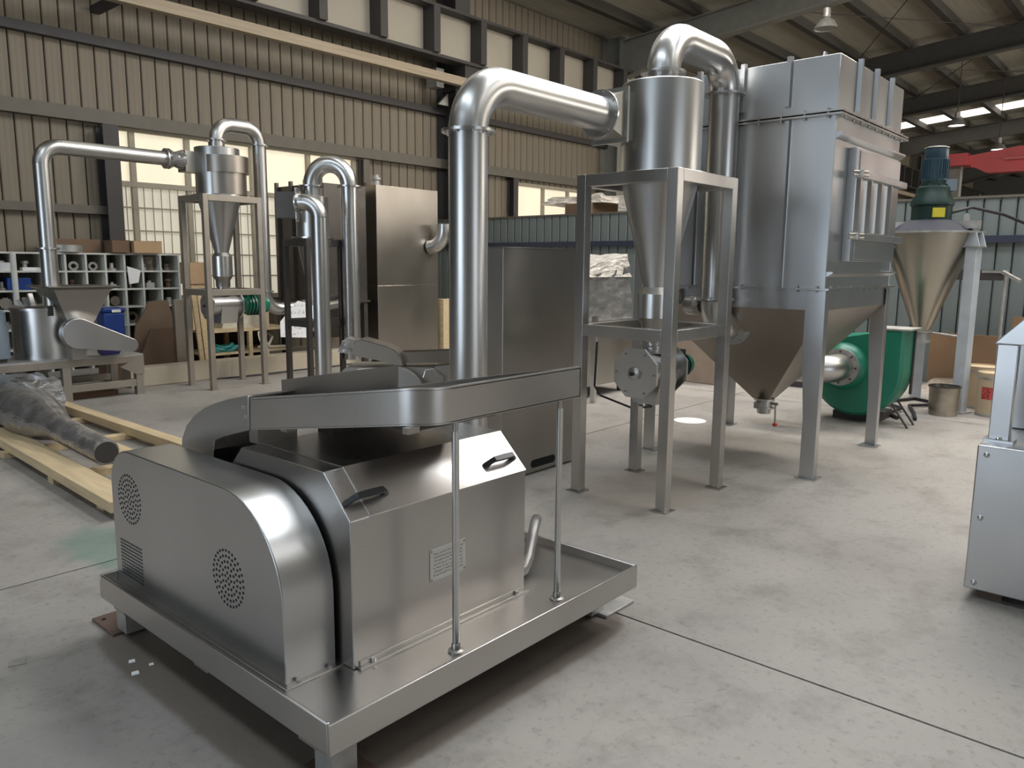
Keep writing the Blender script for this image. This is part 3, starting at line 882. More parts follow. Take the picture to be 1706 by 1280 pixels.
# ================================================================== cyclone separators
def cyclone(label, FX0, FX1, FY0, FY1, ztop, zmid, lw, axis, rc, zc, neck, m_frame, m_cyl, valve=True, inlet=None, ms=1.0):
    """square tube stand with a cyclone through its top; zc=(cyl top, cyl bottom, cone bottom, receiver bottom)"""
    ax, ay = axis
    root = thing('cyclone_separator', ((FX0 + FX1) / 2, (FY0 + FY1) / 2, 0), label, 'cyclone')
    for lx in (FX0, FX1 - lw):
        for ly in (FY0, FY1 - lw):
            MB().box(lx, lx + lw, ly, ly + lw, 0.008, ztop).build('leg', m_frame, root, 0.003)
            MB().box(lx - 0.022, lx + lw + 0.022, ly - 0.022, ly + lw + 0.022, 0, 0.008).build('foot_plate', m_frame, root)
    for zz in (ztop, zmid):
        for (a, c, d, e) in ((FX0 + lw, FX1 - lw, FY0, FY0 + lw), (FX0 + lw, FX1 - lw, FY1 - lw, FY1), (FX0, FX0 + lw, FY0 + lw, FY1 - lw), (FX1 - lw, FX1, FY0 + lw, FY1 - lw)):
            MB().box(a, c, d, e, zz - 0.075, zz - 0.0005).build('rail', m_frame, root, 0.003)
    ct, cb, kb, rb_ = zc
    MB().lathe([(rc, cb), (rc, ct - 0.006), (rc - 0.006, ct)], ax, ay, 48).build('cylinder', m_cyl, root)
    MB().lathe([(rc + 0.045, cb - 0.012), (rc + 0.045, cb + 0.004)], ax, ay, 40).build('mounting_flange', STEELB, root)
    rk = rc * 0.33; rr = rc * 0.46
    MB().lathe([(rc, cb - 0.012), (rk, kb), (rk, kb - 0.02)], ax, ay, 48).build('cone', m_cyl, root)
    MB().lathe([(rk, kb - 0.01), (rr, kb - 0.055)], ax, ay, 36).build('collar', STEELD, root)
    MB().lathe([(rr, kb - 0.055), (rr, rb_ + 0.03)], ax, ay, 36).build('receiver', STEELB, root)
    MB().lathe([(rr, rb_ + 0.03), (rk, rb_ - 0.02), (rk, rb_ - 0.10)], ax, ay, 36).build('receiver_bottom', STEELD, root)
    MB().lathe([(neck, ct - 0.01), (neck, ct + 0.07)], ax, ay, 28).build('neck', STEELB, root)
    if valve:
        zv = rb_ - 0.33
        MB().cyl((ax, ay, rb_ - 0.10), (ax, ay, zv + 0.12), rk * 0.9, n=24).build('drop_tube', FILMD, root)
        n8 = []
        body = MB().cyl((ax - 0.20, ay, zv), (ax + 0.17, ay, zv), 0.125, n=24).build('rotary_valve', STEELT, root)
        pl = [(ay + 0.178 * math.cos(PI / 8 + k * PI / 4), zv + 0.178 * math.sin(PI / 8 + k * PI / 4)) for k in range(8)]
        for q in (-0.225, 0.17):
            e = MB().prism(pl, 'x', ax + q, ax + q + 0.018).build('end_plate', STEELB, body)
        MB().lathe_ax([(0.045, 0), (0.045, 0.018), (0.03, 0.026)], (ax - 0.225, ay, zv), (-1, 0, 0), 20).build('bearing', STEELT, body)
        MB().cyl((ax - 0.24, ay, zv), (ax - 0.275, ay, zv), 0.014, n=14).build('shaft', BLACK, body)
        b = MB()
        for k in range(6): b.cyl((ax - 0.226, ay + 0.145 * math.cos(k * PI / 3), zv + 0.145 * math.sin(k * PI / 3)), (ax - 0.233, ay + 0.145 * math.cos(k * PI / 3), zv + 0.145 * math.sin(k * PI / 3)), 0.008, n=8)
        b.build('bolts', STEELD, body)
        MB().prism([(ay - 0.13, zv - 0.02), (ay + 0.13, zv - 0.02), (ay + 0.09, zv - 0.22), (ay - 0.09, zv - 0.22)], 'x', ax - 0.1, ax + 0.12).build('valve_outlet', STEELT, body)
        mo = MB().lathe_ax([(q * ms, t * ms) for q, t in ((0.05, 0), (0.07, 0.02), (0.07, 0.06), (0.085, 0.07), (0.085, 0.20), (0.075, 0.22), (0.075, 0.26), (0.05, 0.28))], (ax + 0.19, ay, zv), (1, 0, 0), 24).build('drive_motor', GREEN, root)
        b = MB()
        for k in range(4): b.ring((ax + 0.19 + (0.09 + 0.03 * k) * ms, ay, zv), (1, 0, 0), 0.094 * ms, 0.08 * ms, 0.008, 20)
        b.build('cooling_fins', GREEND, mo)
        MB().box(ax + 0.23, ax + 0.36, ay - 0.05, ay + 0.05, zv + 0.07 * ms, zv + 0.07 * ms + 0.05).build('terminal_box', GREEND, mo)
    if inlet:
        MB().box(*inlet).build('inlet_box', STEELD, root)
    return root

cy1 = cyclone('tall cyclone in a square tube stand beside the foreground mill', 4.19, 4.985, 2.39, 3.13, 2.12, 1.153, 0.07, (4.61, 2.765), 0.262, (2.70, 2.135, 1.41, 1.165), 0.10, STEEL, STEELT,
              True, (4.23, 4.62, 2.80, 3.02, 2.32, 2.61))
b = MB().ring((4.235, 2.905, 2.466), X_, 0.16, 0.09, 0.014, 4)
MB().loft([[(4.115, 2.905 + a * 0.1, 2.466 + c * 0.1) for a, c in ((-1, -1), (1, -1), (1, 1), (-1, 1))], [(4.23, 2.905 + a * 0.115, 2.466 + c * 0.145) for a, c in ((-1, -1), (1, -1), (1, 1), (-1, 1))]]).build('inlet_transition', STEELD, cy1)
MB().box(4.215, 4.232, 2.77, 3.04, 2.30, 2.63).build('inlet_flange', STEELB, cy1)

# return duct: cyclone top -> dust collector hopper
UX, UY = 5.475, 2.765
rd = thing('return_duct', (UX, UY, 1.0), 'steel duct looping from the tall cyclone top down beside the large dust collector', 'duct')
e1 = arc((4.61, UY, 3.01), Z_, X_, 0.235, 16)
e2 = arc((UX, UY, 3.01), X_, -Z_, 0.235, 16)
e3 = arc((UX, UY, 1.08), -Z_, X_, 0.21, 10)
duct_run(rd, [('e', e1), ('s', [e1[-1], e2[0]]), ('e', e2), ('s', [e2[-1], e3[0]]), ('e', e3), ('s', [e3[-1], (5.84, UY, 1.08)])], 0.108, STEELB, 40)
flange(rd, (4.61, UY, 2.772), Z_, 0.145, 0.108)
flange(rd, (UX, UY, 2.775), Z_, 0.145, 0.108)
flange(rd, (UX, UY, 1.295), Z_, 0.140, 0.108)
flange(rd, (5.80, UY, 1.08), X_, 0.155, 0.108)

# ================================================================== large dust collector
CX0, CX1, CY0, CY1 = 5.62, 7.10, 2.0, 3.42
dc = thing('dust_collector', (6.36, 2.71, 0), 'tall pale stainless dust collector on four legs with a clamped side door', 'dust collector')
MB().box(CX0, CX1, CY0, CY1, 1.39, 2.575).build('filter_chamber', STEELM, dc, 0.004)
MB().box(CX0, CX1, CY0, CY1, 2.60, 2.975).build('plenum', STEELM, dc, 0.004)
for zz in (2.570, 2.592):
    MB().box(CX0 - 0.05, CX1 + 0.05, CY0 - 0.05, CY1 + 0.05, zz, zz + 0.012).build('flange', STEEL, dc)
b = MB()
for k in range(9):
    t = CY0 + 0.05 + k * 0.165
    b.cyl((CX0 - 0.03, t, 2.555), (CX0 - 0.03, t, 2.62), 0.008, n=6)
for k in range(9):
    t = CX0 + 0.08 + k * 0.165
    b.cyl((t, CY0 - 0.03, 2.555), (t, CY0 - 0.03, 2.62), 0.008, n=6)
b.build('flange_bolts', STEELD, dc)
MB().box(CX0 - 0.04, CX1 + 0.04, CY0 - 0.04, CY1 + 0.04, 1.378, 1.392).build('flange', STEEL, dc)
b = MB()
for k in range(10):
    b.cyl((CX0 - 0.022, CY0 + 0.05 + k * 0.145, 1.365), (CX0 - 0.022, CY0 + 0.05 + k * 0.145, 1.408), 0.008, n=6)
    b.cyl((CX0 + 0.05 + k * 0.145, CY0 - 0.022, 1.365), (CX0 + 0.05 + k * 0.145, CY0 - 0.022, 1.408), 0.008, n=6)
b.build('flange_bolts', STEELD, dc)
MB().box(CX0 + 0.005, CX1 - 0.005, CY0 + 0.005, CY1 - 0.005, 1.235, 1.378).build('skirt', STEELM, dc)
hc = (6.36, 2.71)
MB().hexa([(hc[0] - 0.07, hc[1] - 0.07, 0.43), (hc[0] + 0.07, hc[1] - 0.07, 0.43), (hc[0] + 0.07, hc[1] + 0.07, 0.43), (hc[0] - 0.07, hc[1] + 0.07, 0.43)],
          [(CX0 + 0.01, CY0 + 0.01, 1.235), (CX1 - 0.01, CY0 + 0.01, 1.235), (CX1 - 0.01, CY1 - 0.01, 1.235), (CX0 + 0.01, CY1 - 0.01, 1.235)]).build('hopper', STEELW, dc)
# discharge valve with lever
v = MB().lathe([(0.085, 0.43), (0.085, 0.41), (0.065, 0.405), (0.065, 0.365), (0.085, 0.36), (0.085, 0.345)], hc[0], hc[1], 24).build('discharge_valve', STEELT, dc)
MB().lathe([(0.06, 0.345), (0.055, 0.30)], hc[0], hc[1], 20).build('valve_spout', STEELT, v)
MB().box(hc[0] - 0.14, hc[0] - 0.06, hc[1] - 0.02, hc[1] + 0.03, 0.36, 0.41).build('valve_lug', STEELD, v)
lv = MB().cyl((hc[0] - 0.0, hc[1] - 0.10, 0.39), (hc[0], hc[1] - 0.105, 0.215), 0.007, n=10).build('valve_lever', STEELD, v)
MB().lathe([(0.004, 0.195), (0.016, 0.20), (0.02, 0.212), (0.016, 0.225), (0.004, 0.23)], hc[0], hc[1] - 0.105, 14).build('lever_ball', REDB, v)['label'] = 'red ball on the valve lever'
MB().cyl((hc[0], hc[1] - 0.06, 0.39), (hc[0], hc[1] - 0.12, 0.39), 0.012, n=10).build('valve_stem', STEELD, v)
# legs: tapered folded channels
for sx, sy in ((0, 0), (1, 0), (0, 1), (1, 1)):
    px = CX0 - 0.012 if sx == 0 else CX1 + 0.012
    py = CY0 - 0.012 if sy == 0 else CY1 + 0.012
    dx, dy = (1 if sx == 0 else -1), (1 if sy == 0 else -1)
    def lp(w, d, z, ox=0.0):
        return [(px, py, z), (px + dx * d, py, z), (px + dx * d, py + dy * 0.004, z), (px + dx * 0.006, py + dy * 0.006, z), (px + dx * 0.006, py + dy * w, z), (px, py + dy * w, z)]
    MB().loft([lp(0.105, 0.07, 0.008), lp(0.105, 0.07, 0.45), lp(0.140, 0.08, 0.95), lp(0.140, 0.08, 1.376)]).build('leg', STEELM, dc, 0.002)
    ax_, bx_ = sorted((px - dx * 0.025, px + dx * 0.11)); ay_, by_ = sorted((py - dy * 0.025, py + dy * 0.13))
    MB().box(ax_, bx_, ay_, by_, 0, 0.008).build('foot_plate', STEELM, dc)
# stiffening ribs
def rib(x, y, ox, oy, z0, z1, m=STEELM):
    """small folded rib standing off a face; (ox, oy) outward direction"""
    w = 0.022
    if ox: P = [(y - w, x), (y - w * 0.7, x + ox * 0.03), (y + w * 0.7, x + ox * 0.03), (y + w, x)]; return MB().loft([[(q[1], q[0], z0) for q in P], [(q[1], q[0], z1) for q in P]])
    P = [(x - w, y), (x - w * 0.7, y + oy * 0.03), (x + w * 0.7, y + oy * 0.03), (x + w, y)]
    return MB().loft([[(q[0], q[1], z0) for q in P], [(q[0], q[1], z1) for q in P]])
for yy in (2.345, 2.69, 3.04): rib(CX0, yy, -1, 0, 2.66, 3.0).build('stiffener', STEELM, dc)
for xx in (5.99, 6.36, 6.73): rib(xx, CY0, 0, -1, 2.64, 3.0).build('stiffener', STEELM, dc)
for yy in (2.335, 2.70, 3.05): rib(CX0, yy, -1, 0, 1.395, 2.565).build('stiffener', STEELM, dc)
for zz, hh in ((2.45, 0.035), (1.50, 0.028)):
    MB().prism([(CY0, zz - hh), (CY0, zz + hh * 0.3), (CY0 - 0.045, zz + hh * 0.3), (CY0 - 0.045, zz - hh * 0.1)], 'x', CX0, CX1 + 0.03).build('ledge', STEELM, dc)
for (xx, yy) in ((5.75, 2.15), (6.95, 2.15)):
    MB().prism([(xx - 0.03, 2.975), (xx + 0.03, 2.975), (xx + 0.02, 3.03), (xx - 0.02, 3.03)], 'y', yy, yy + 0.012).build('lifting_lug', STEELM, dc)
# door on the right face
dr = MB().box(5.90, 6.95, CY0 - 0.06, CY0, 1.585, 2.385).build('door', STEELM, dc, 0.003)
for k in range(4):
    xa = 5.93 + k * 0.245
    MB().prism([(xa, CY0 - 0.06), (xa + 0.015, CY0 - 0.085), (xa + 0.045, CY0 - 0.085), (xa + 0.06, CY0 - 0.06)], 'z', 1.80, 2.19).build('door_rib', STEELB, dr)
for z0_, z1_, nm_ in ((2.235, 2.37, 'upper_panel'), (1.60, 1.73, 'lower_panel')):
    MB().box(5.965, 6.93, CY0 - 0.068, CY0 - 0.058, z0_, z1_).build(nm_, STEELM, dr, 0.002)
for zz in (2.20, 1.765):
    cb_ = MB().box(5.88, 7.02, CY0 - 0.105, CY0 - 0.062, zz - 0.025, zz + 0.022).build('clamp_bar', STEELM, dr, 0.002)
    b = MB(); b.cyl((5.82, CY0 - 0.07, zz + 0.012), (5.95, CY0 - 0.13, zz + 0.012), 0.009, n=8); b.cyl((5.82, CY0 - 0.07, zz - 0.014), (5.95, CY0 - 0.13, zz - 0.014), 0.009, n=8)
    b.box(5.875, 5.90, CY0 - 0.118, CY0 - 0.07, zz - 0.024, zz + 0.024)
    b.build('clamp', STEELD, cb_)
MB().box(5.62 - 0.12, 5.62, 3.12, 3.26, 1.24, 1.36).build('air_manifold', STEELT, dc)
MB().lathe_ax([(0.05, 0), (0.075, 0.02), (0.075, 0.12), (0.05, 0.15)], (5.52, 3.02, 1.24), (-0.3, -1, 0), 20).build('air_motor', FILMD, dc)

# ================================================================== steel cabinet behind the riser duct
cb = thing('steel_cabinet', (4.42, 3.84, 0), 'plain dark stainless cabinet with a base slot, between riser duct and tall cyclone stand', 'cabinet')
MB().box(4.0, 4.86, 3.60, 4.08, 0.012, 1.655).build('body', STEELD, cb, 0.004)
MB().box(4.02, 4.84, 3.62, 4.06, 0, 0.012).build('base', STEELD, cb)
def slot(xa, xb, y, z, h, n=8):
    P = []
    for i in range(n + 1):
        t = -PI / 2 - PI * i / n
        P.append((xa + h * math.cos(t), z + h * math.sin(t)))
    for i in range(n + 1):
        t = PI / 2 - PI * i / n
        P.append((xb + h * math.cos(t), z + h * math.sin(t)))
    return MB().prism(P, 'y', y - 0.002, y + 0.01)
slot(4.35, 4.58, 3.60, 0.075, 0.03).build('slot', HOLE, cb)
MB().box(3.99, 4.87, 3.594, 4.09, 1.655, 1.663).build('cap_sheet', STEELB, cb)

# ================================================================== green fan behind the dust collector
FXc, FYc, FZc, FR = 8.15, 2.52, 0.50, 0.43
fan = thing('centrifugal_fan', (FXc, FYc, 0), 'green centrifugal fan with a snail housing behind the dust collector legs', 'fan')
P = []
for i in range(24):
    a = math.radians(20 + i * 250 / 23)     # angle from +Z turning to +Y
    r = FR * (0.92 + 0.12 * i / 23)
    P.append((FYc + r * math.sin(a), FZc + r * math.cos(a)))
P += [(FYc - FR * 1.04, FZc + 0.2), (FYc - FR * 1.04, 0.945), (FYc - FR * 0.40, 0.945), (FYc - FR * 0.32, FZc + 0.40)]
sc_ = MB().loft([[(FXc - 0.13, FYc + (a - FYc) * 0.93, FZc + (c - FZc) * (0.93 if c < 0.9 else 1)) for a, c in P], [(FXc - 0.10, a, c) for a, c in P], [(FXc + 0.22, a, c) for a, c in P]]).build('scroll_housing', GREEN, fan)
MB().box(FXc - 0.14, FXc + 0.26, FYc - FR * 1.04 - 0.05, FYc - FR * 0.40 + 0.05, 0.945, 0.96).build('outlet_flange', PALEIRON, fan)
MB().prism([(FYc - FR * 1.04 - 0.016, 0.94), (FYc - FR * 1.04 + 0.004, 0.94), (FYc - FR * 1.04 + 0.004, 0.30), (FYc - FR * 1.04 - 0.016, 0.30)], 'x', FXc + 0.18, FXc + 0.222).build('edge_strip', DARKST, fan)
IY, IZ = FYc + 0.10, FZc + 0.06
MB().lathe_ax([(0.24, 0), (0.22, 0.05), (0.18, 0.09)], (FXc - 0.13, IY, IZ), (-1, 0, 0), 32).build('inlet_cone', GREEN, fan)
fi = MB().ring((FXc - 0.235, IY, IZ), X_, 0.185, 0.12, 0.018, 32).build('inlet_flange', PALEIRON, fan)
b = MB()
for k in range(8): b.cyl((FXc - 0.25, IY + 0.155 * math.cos(k * PI / 4), IZ + 0.155 * math.sin(k * PI / 4)), (FXc - 0.225, IY + 0.155 * math.cos(k * PI / 4), IZ + 0.155 * math.sin(k * PI / 4)), 0.011, n=8)
b.build('flange_bolts', DARKST, fi)
ipath = [(FXc - 0.235, IY, IZ), (FXc - 0.34, IY, IZ)] + [(FXc - 0.34 - 0.25 * math.sin(t), IY + 0.25 * (1 - math.cos(t)), IZ) for t in [PI / 2 * k / 8 for k in range(1, 9)]] + [(FXc - 0.59, IY + 0.6, IZ)]
MB().tube(ipath, 0.135, 28).build('inlet_elbow', STEELT, fan)
b = MB(); b.box(FXc + 0.02, FXc + 0.5, FYc - 0.22, FYc + 0.22, 0, 0.08); b.build('base_frame', DARKST, fan)
for q in (FXc - 0.06, FXc + 0.16): MB().bar((q, FYc - 0.36, 0.22), (q, FYc - 0.52, 0.0), 0.03, 0.012).build('stay_leg', DARKST, fan)
MB().lathe_ax([(0.13, 0.0), (0.14, 0.02), (0.14, 0.34), (0.10, 0.38)], (FXc + 0.24, FYc, FZc), (1, 0, 0), 24).build('fan_motor', GREEND, fan)

# ================================================================== conical mixer
SX, SY = 9.55, 2.31
mx = thing('cone_mixer', (SX, SY, 0), 'stainless cone mixer with a dark green motor on its lid near the grey partition', 'mixer')
MB().lathe([(0.085, 0.845), (0.475, 1.90), (0.475, 1.915)], SX, SY, 56).build('cone', POLISH, mx)
MB().lathe([(0.53, 1.905), (0.53, 1.925)], SX, SY, 48).build('rim', PALEIRON, mx)
MB().lathe([(0.46, 1.925), (0.30, 2.035), (0.20, 2.055)], SX, SY, 48).build('lid', mat('lid_grey', (0.032, 0.034, 0.046), 0.7, spec=0.2), mx)
def cross_beam(a, L0, L1, w, z0, z1, nm, m):
    d = Vector((math.cos(a), math.sin(a), 0))
    MB().bar(Vector((SX, SY, (z0 + z1) / 2)) + d * L0, Vector((SX, SY, (z0 + z1) / 2)) + d * L1, w, z1 - z0).build(nm, m, mx)
aR = math.atan2(-0.959, -0.2825); aB = math.atan2(0.235, 0.972); aL = aB + 2 * PI / 3
for a in (aR, aB, aL):
    cross_beam(a, 0.10, 0.52, 0.09, 1.95, 2.03, 'lid_beam', PALEIRON)
    d = Vector((math.cos(a), math.sin(a), 0)); t = Vector((-d.y, d.x, 0))
    c = Vector((SX, SY, 0)) + d * 0.49
    for s in (-1, 1):
        q = c + t * (0.062 * s)
        MB().loft([[q + d * x + Vector((0, 0, z)) + t * o for x, z in ((-0.09, 1.76), (0.09, 1.76), (0.045, 1.905), (-0.03, 1.905))] for o in (-0.006, 0.006)]).build('bracket_plate', PALEBLUE, mx)
    MB().bar(c + Vector((0, 0, 1.755)), c + Vector((0, 0, 1.77)), 0.17, 0.17, d).build('leg_cap', PALEIRON, mx)
    MB().bar(c, c + Vector((0, 0, 1.757)), 0.115, 0.115, d).build('leg', PALEBLUE, mx, 0.004)
    MB().bar(c, c + Vector((0, 0, 0.012)), 0.2, 0.2, d).build('foot_plate', PALEIRON, mx)
MB().lathe([(0.115, 0.845), (0.115, 0.83), (0.095, 0.825), (0.095, 0.74), (0.115, 0.735), (0.115, 0.72), (0.07, 0.71)], SX, SY, 28).build('outlet_valve', PALEIRON, mx)
MB().cyl((SX, SY - 0.1, 0.83), (SX + 0.05, SY - 0.36, 0.80), 0.012, n=10).build('valve_rod', PALEIRON, mx)
gx = MB().lathe([(0.20, 2.05), (0.20, 2.20), (0.215, 2.21), (0.215, 2.25), (0.17, 2.33), (0.165, 2.40), (0.125, 2.42), (0.125, 2.47)], SX, SY, 32).build('gearbox', GREEND, mx)
b = MB()
for k in range(8):
    a = k * PI / 4
    b.bar((SX + 0.15 * math.cos(a), SY + 0.15 * math.sin(a), 2.25), (SX + 0.13 * math.cos(a), SY + 0.13 * math.sin(a), 2.43), 0.05, 0.02, (math.cos(a), math.sin(a), 0))
b.build('gearbox_webs', GREEND, gx)
vv = Vector((-0.972, -0.235, 0)); tt = Vector((0.235, -0.972, 0))
c = Vector((SX, SY, 2.125)) + (vv * 0.88 + tt * 0.32).normalized() * 0.2
nn_ = (vv * 0.88 + tt * 0.32).normalized(); t2 = Vector((-nn_.y, nn_.x, 0))
MB().bar(c - t2 * 0.062, c + t2 * 0.062, 0.014, 0.10).build('yellow_plate', YELLOW, gx)
mo = MB().lathe([(0.125, 2.47), (0.125, 2.70), (0.115, 2.705), (0.118, 2.71), (0.118, 2.80), (0.10, 2.815)], SX, SY, 32).build('motor', BLUEM, mx)
b = MB()
for k in range(28):
    a = k * 2 * PI / 28
    b.bar((SX + 0.13 * math.cos(a), SY + 0.13 * math.sin(a), 2.49), (SX + 0.13 * math.cos(a), SY + 0.13 * math.sin(a), 2.69), 0.006, 0.014, (math.cos(a), math.sin(a), 0))
b.build('motor_fins', BLUEM, mo)
MB().lathe([(0.12, 2.812), (0.12, 2.822), (0.09, 2.83)], SX, SY, 28).build('fan_cover', PALEIRON, mo)
c = Vector((SX, SY, 2.42)) + tt * 0.16
MB().bar(c - tt * 0.05, c + tt * 0.06, 0.10, 0.12).build('terminal_box', GREYM, mo)
c = Vector((SX, SY, 2.075)) + tt * 0.34
MB().loft([[c + tt * a + vv * o + Vector((0, 0, z)) for a, z in ((-0.03, -0.1), (0.03, -0.1), (0.03, 0.03), (0, 0.05), (-0.03, 0.03))] for o in (-0.006, 0.006)]).build('lifting_lug', PALEIRON, mx)
single(MB().tube([(SX + 0.05, SY - 0.17, 2.13), (SX + 0.2, SY - 0.35, 2.19), (SX + 0.5, SY - 0.6, 2.12), (SX + 1.2, SY - 0.85, 1.98), (PX - 0.1, 1.35, 1.92), (PX - 0.08, 0.6, 1.93), (PX - 0.08, -1.2, 1.97)], 0.017, 8), 'power_cable', CABLE, (SX + 0.5, SY - 0.6, 2.0), 'black power cable sagging from the cone mixer lid to the partition', 'cable')

# bucket under the mixer
bx, by = 9.13, 1.93
bu = thing('steel_bucket', (bx, by, 0), 'stained steel bucket standing on the floor in front of the cone mixer leg', 'bucket')
MB().lathe([(0.135, 0.0), (0.135, 0.006), (0.148, 0.30), (0.152, 0.305), (0.146, 0.306), (0.132, 0.012), (0.0, 0.012)], bx, by, 36).build('shell', mat('stained_steel', (0.40, 0.36, 0.30), 0.33, 1.0, 0.45, 5.0), bu)
MB().ring((bx, by, 0.306), Z_, 0.156, 0.146, 0.012, 36).build('rim', DARKST, bu)

def drum(x, y, r, h, label, lab=True):
    d = thing('fibre_drum', (x, y, 0), label, 'drum', 'fibre drums')
    MB().lathe([(r, 0.0), (r, h - 0.03)], x, y, 40).build('body', KRAFT, d)
    MB().lathe([(r * 1.015, h - 0.045), (r * 1.02, h - 0.04), (r * 1.02, h), (r * 0.97, h + 0.004), (r * 0.95, h - 0.012), (0.0, h - 0.014)], x, y, 40).build('lid', KRAFT, d)
    for zz in (0.015, h - 0.055):
        MB().ring((x, y, zz), Z_, r * 1.02, r * 0.98, 0.022, 40).build('hoop', PALEIRON, d)
    if lab:
        a0 = math.atan2(-y, -x)
        L = []
        for i in range(9):
            a = a0 - 0.15 + (i - 4) * 0.16
            L.append([(x + q * math.cos(a), y + q * math.sin(a), z) for q, z in ((r * 1.001, h * 0.40), (r * 1.008, h * 0.40), (r * 1.008, h * 0.68), (r * 1.001, h * 0.68))])
        MB().loft(L).build('red_label', DRUML, d)
drum(9.47, 1.52, 0.175, 0.46, 'front fibre drum with a red printed label beside the steel bucket')
drum(9.92, 1.72, 0.18, 0.47, 'rear fibre drum half hidden behind the labelled drum', False)
single(MB().box(PX - 0.28, PX - 0.25, 1.82, 2.62, 0.06, 0.70), 'plywood_board', PLY, (PX - 0.26, 2.2, 0), 'orange brown board leaning at the partition between mixer leg and drums', 'board')
single(MB().box(PX - 0.28, PX - 0.25, 0.60, 1.72, 0.06, 0.95), 'plywood_board', PLY, (PX - 0.26, 1.2, 0), 'orange brown board standing behind the steel machine post at the right', 'board')
single(MB().loft([[(PX - 0.8, 1.75, 0.0), (PX - 0.30, 1.75, 0.0), (PX - 0.3, 2.6, 0.0), (PX - 0.75, 2.6, 0.0)], [(PX - 0.6, 1.85, 0.14), (PX - 0.36, 1.8, 0.16), (PX - 0.36, 2.5, 0.12), (PX - 0.55, 2.5, 0.12)]]), 'scrap_heap', FILTH, (PX - 0.55, 2.2, 0), 'low dark heap of scrap at the foot of the partition by the drums', 'scrap')
b = thing('pipe_stand', (10.6, 1.72, 0), 'thin white post with a clamp arm in front of the partition right of the mixer', 'stand')
MB().cyl((10.6, 1.72, 0), (10.6, 1.72, 1.52), 0.018, n=12).build('post', PALEIRON, b)
MB().bar((10.6, 1.72, 1.50), (10.62, 2.05, 1.50), 0.03, 0.03).build('arm', PALEIRON, b)
MB().bar((10.55, 1.75, 1.50), (10.4, 1.55, 1.40), 0.04, 0.035).build('clamp', PALEIRON, b)
MB().box(10.60, 10.64, 1.72, 2.25, 1.40, 1.52).build('cable_tray', DARKST, b)
single(MB().tube([(8.55, 2.05, 0.02), (8.9, 2.15, 0.02), (9.3, 2.3, 0.03), (9.7, 2.05, 0.02), (9.9, 2.4, 0.02), (9.4, 2.6, 0.02), (9.0, 2.3, 0.04), (8.7, 2.35, 0.02), (8.5, 2.2, 0.02)], 0.018, 8), 'floor_cable', CABLE, (9.2, 2.3, 0), 'tangled dark cable on the floor under the cone mixer', 'cable')

# ================================================================== machine at the right edge
rm = thing('packing_machine', (4.5, 0.35, 0), 'grey steel machine cut off by the right edge, with an upright post frame', 'machine')
MB().box(4.055, 4.75, -0.35, 0.70, 0.05, 0.742).build('body', STEELM, rm, 0.006)
for zz in (0.70, 0.40, 0.085): MB().lathe_ax([(0.013, 0), (0.013, 0.004), (0.006, 0.009)], (4.055, 0.66, zz), (-1, 0, 0), 12).build('screw', STEELB, rm)
for yy in (0.60, -0.25):
    MB().box(4.12, 4.68, yy - 0.05, yy + 0.05, 0.0, 0.05).build('skid_foot', RUST, rm)
po = MB().box(4.19, 4.25, 0.60, 0.685, 0.75, 1.20).build('post', STEELM, rm, 0.004)
b = MB(); b.box(4.17, 4.27, 0.58, 0.705, 0.742, 0.752); b.build('post_foot', STEELM, po)
MB().lathe([(0.012, 0.752), (0.012, 0.76), (0.006, 0.765)], 4.183, 0.64, 10).build('foot_bolt', STEELB, po)
MB().prism([(0.70, 1.20), (0.60, 1.20), (0.0, 1.20), (-0.3, 1.20), (-0.3, 1.75), (0.2, 1.75), (0.66, 1.245)], 'x', 4.185, 4.66).build('hood', STEELM, rm, 0.004)
MB().box(4.6, 4.66, 0.56, 0.66, 0.745, 1.20).build('post', STEELM, rm, 0.004)
MB().cyl((4.42, 0.25, 0.742), (4.42, 0.25, 1.20), 0.16, n=28).build('inner_drum', STEELB, rm)

# ================================================================== things behind the cyclone stand
wm = thing('wrapped_machine', (7.7, 5.6, 0), 'machine wrapped in clear film seen through the cyclone stand', 'machine')
MB().box(7.22, 8.20, 5.22, 6.1, 0.14, 0.88).build('base_cabinet', STEELD, wm, 0.006)
for a, c in ((7.3, 5.3), (8.1, 5.3), (7.3, 6.0), (8.1, 6.0)): MB().box(a - 0.04, a + 0.04, c - 0.04, c + 0.04, 0, 0.14).build('foot', DARKST, wm)
MB().box(7.12, 8.28, 5.14, 6.18, 0.88, 0.905).build('tray_edge', STEELB, wm)
def crumple(x0, x1, y0, y1, z0, zt, n=10, seed=1, amp=0.03):
    rnd = random.Random(seed); L = []
    for k in range(5):
        t = k / 4; loop = []
        for i in range(4 * n):
            s, q = divmod(i, n); f = q / n
            xx, yy = ((x0 + (x1 - x0) * f, y0), (x1, y0 + (y1 - y0) * f), (x1 - (x1 - x0) * f, y1), (x0, y1 - (y1 - y0) * f))[s]
            cx_, cy_ = (x0 + x1) / 2, (y0 + y1) / 2; sh = 1 - 0.10 * t
            loop.append((cx_ + (xx - cx_) * sh + rnd.uniform(-amp, amp), cy_ + (yy - cy_) * sh + rnd.uniform(-amp, amp), z0 + (zt(xx, yy) - z0) * t + rnd.uniform(-amp, amp) * 0.5 * (k > 0)))
        L.append(loop)
    return MB().loft(L)
crumple(7.2, 8.22, 5.24, 6.08, 0.905, lambda x, y: 1.40 + 0.12 * (x - 7.2), 9, 3, 0.02).build('film_wrap', FILMD, wm)
crumple(7.22, 8.20, 5.26, 6.05, 1.40, lambda x, y: 1.50 + 0.17 * (x - 7.2), 9, 4, 0.02).build('film_top', FILM, wm)
MB().box(7.3, 8.1, 5.35, 6.0, 0.90, 1.38).build('inner_machine', STEELD, wm)
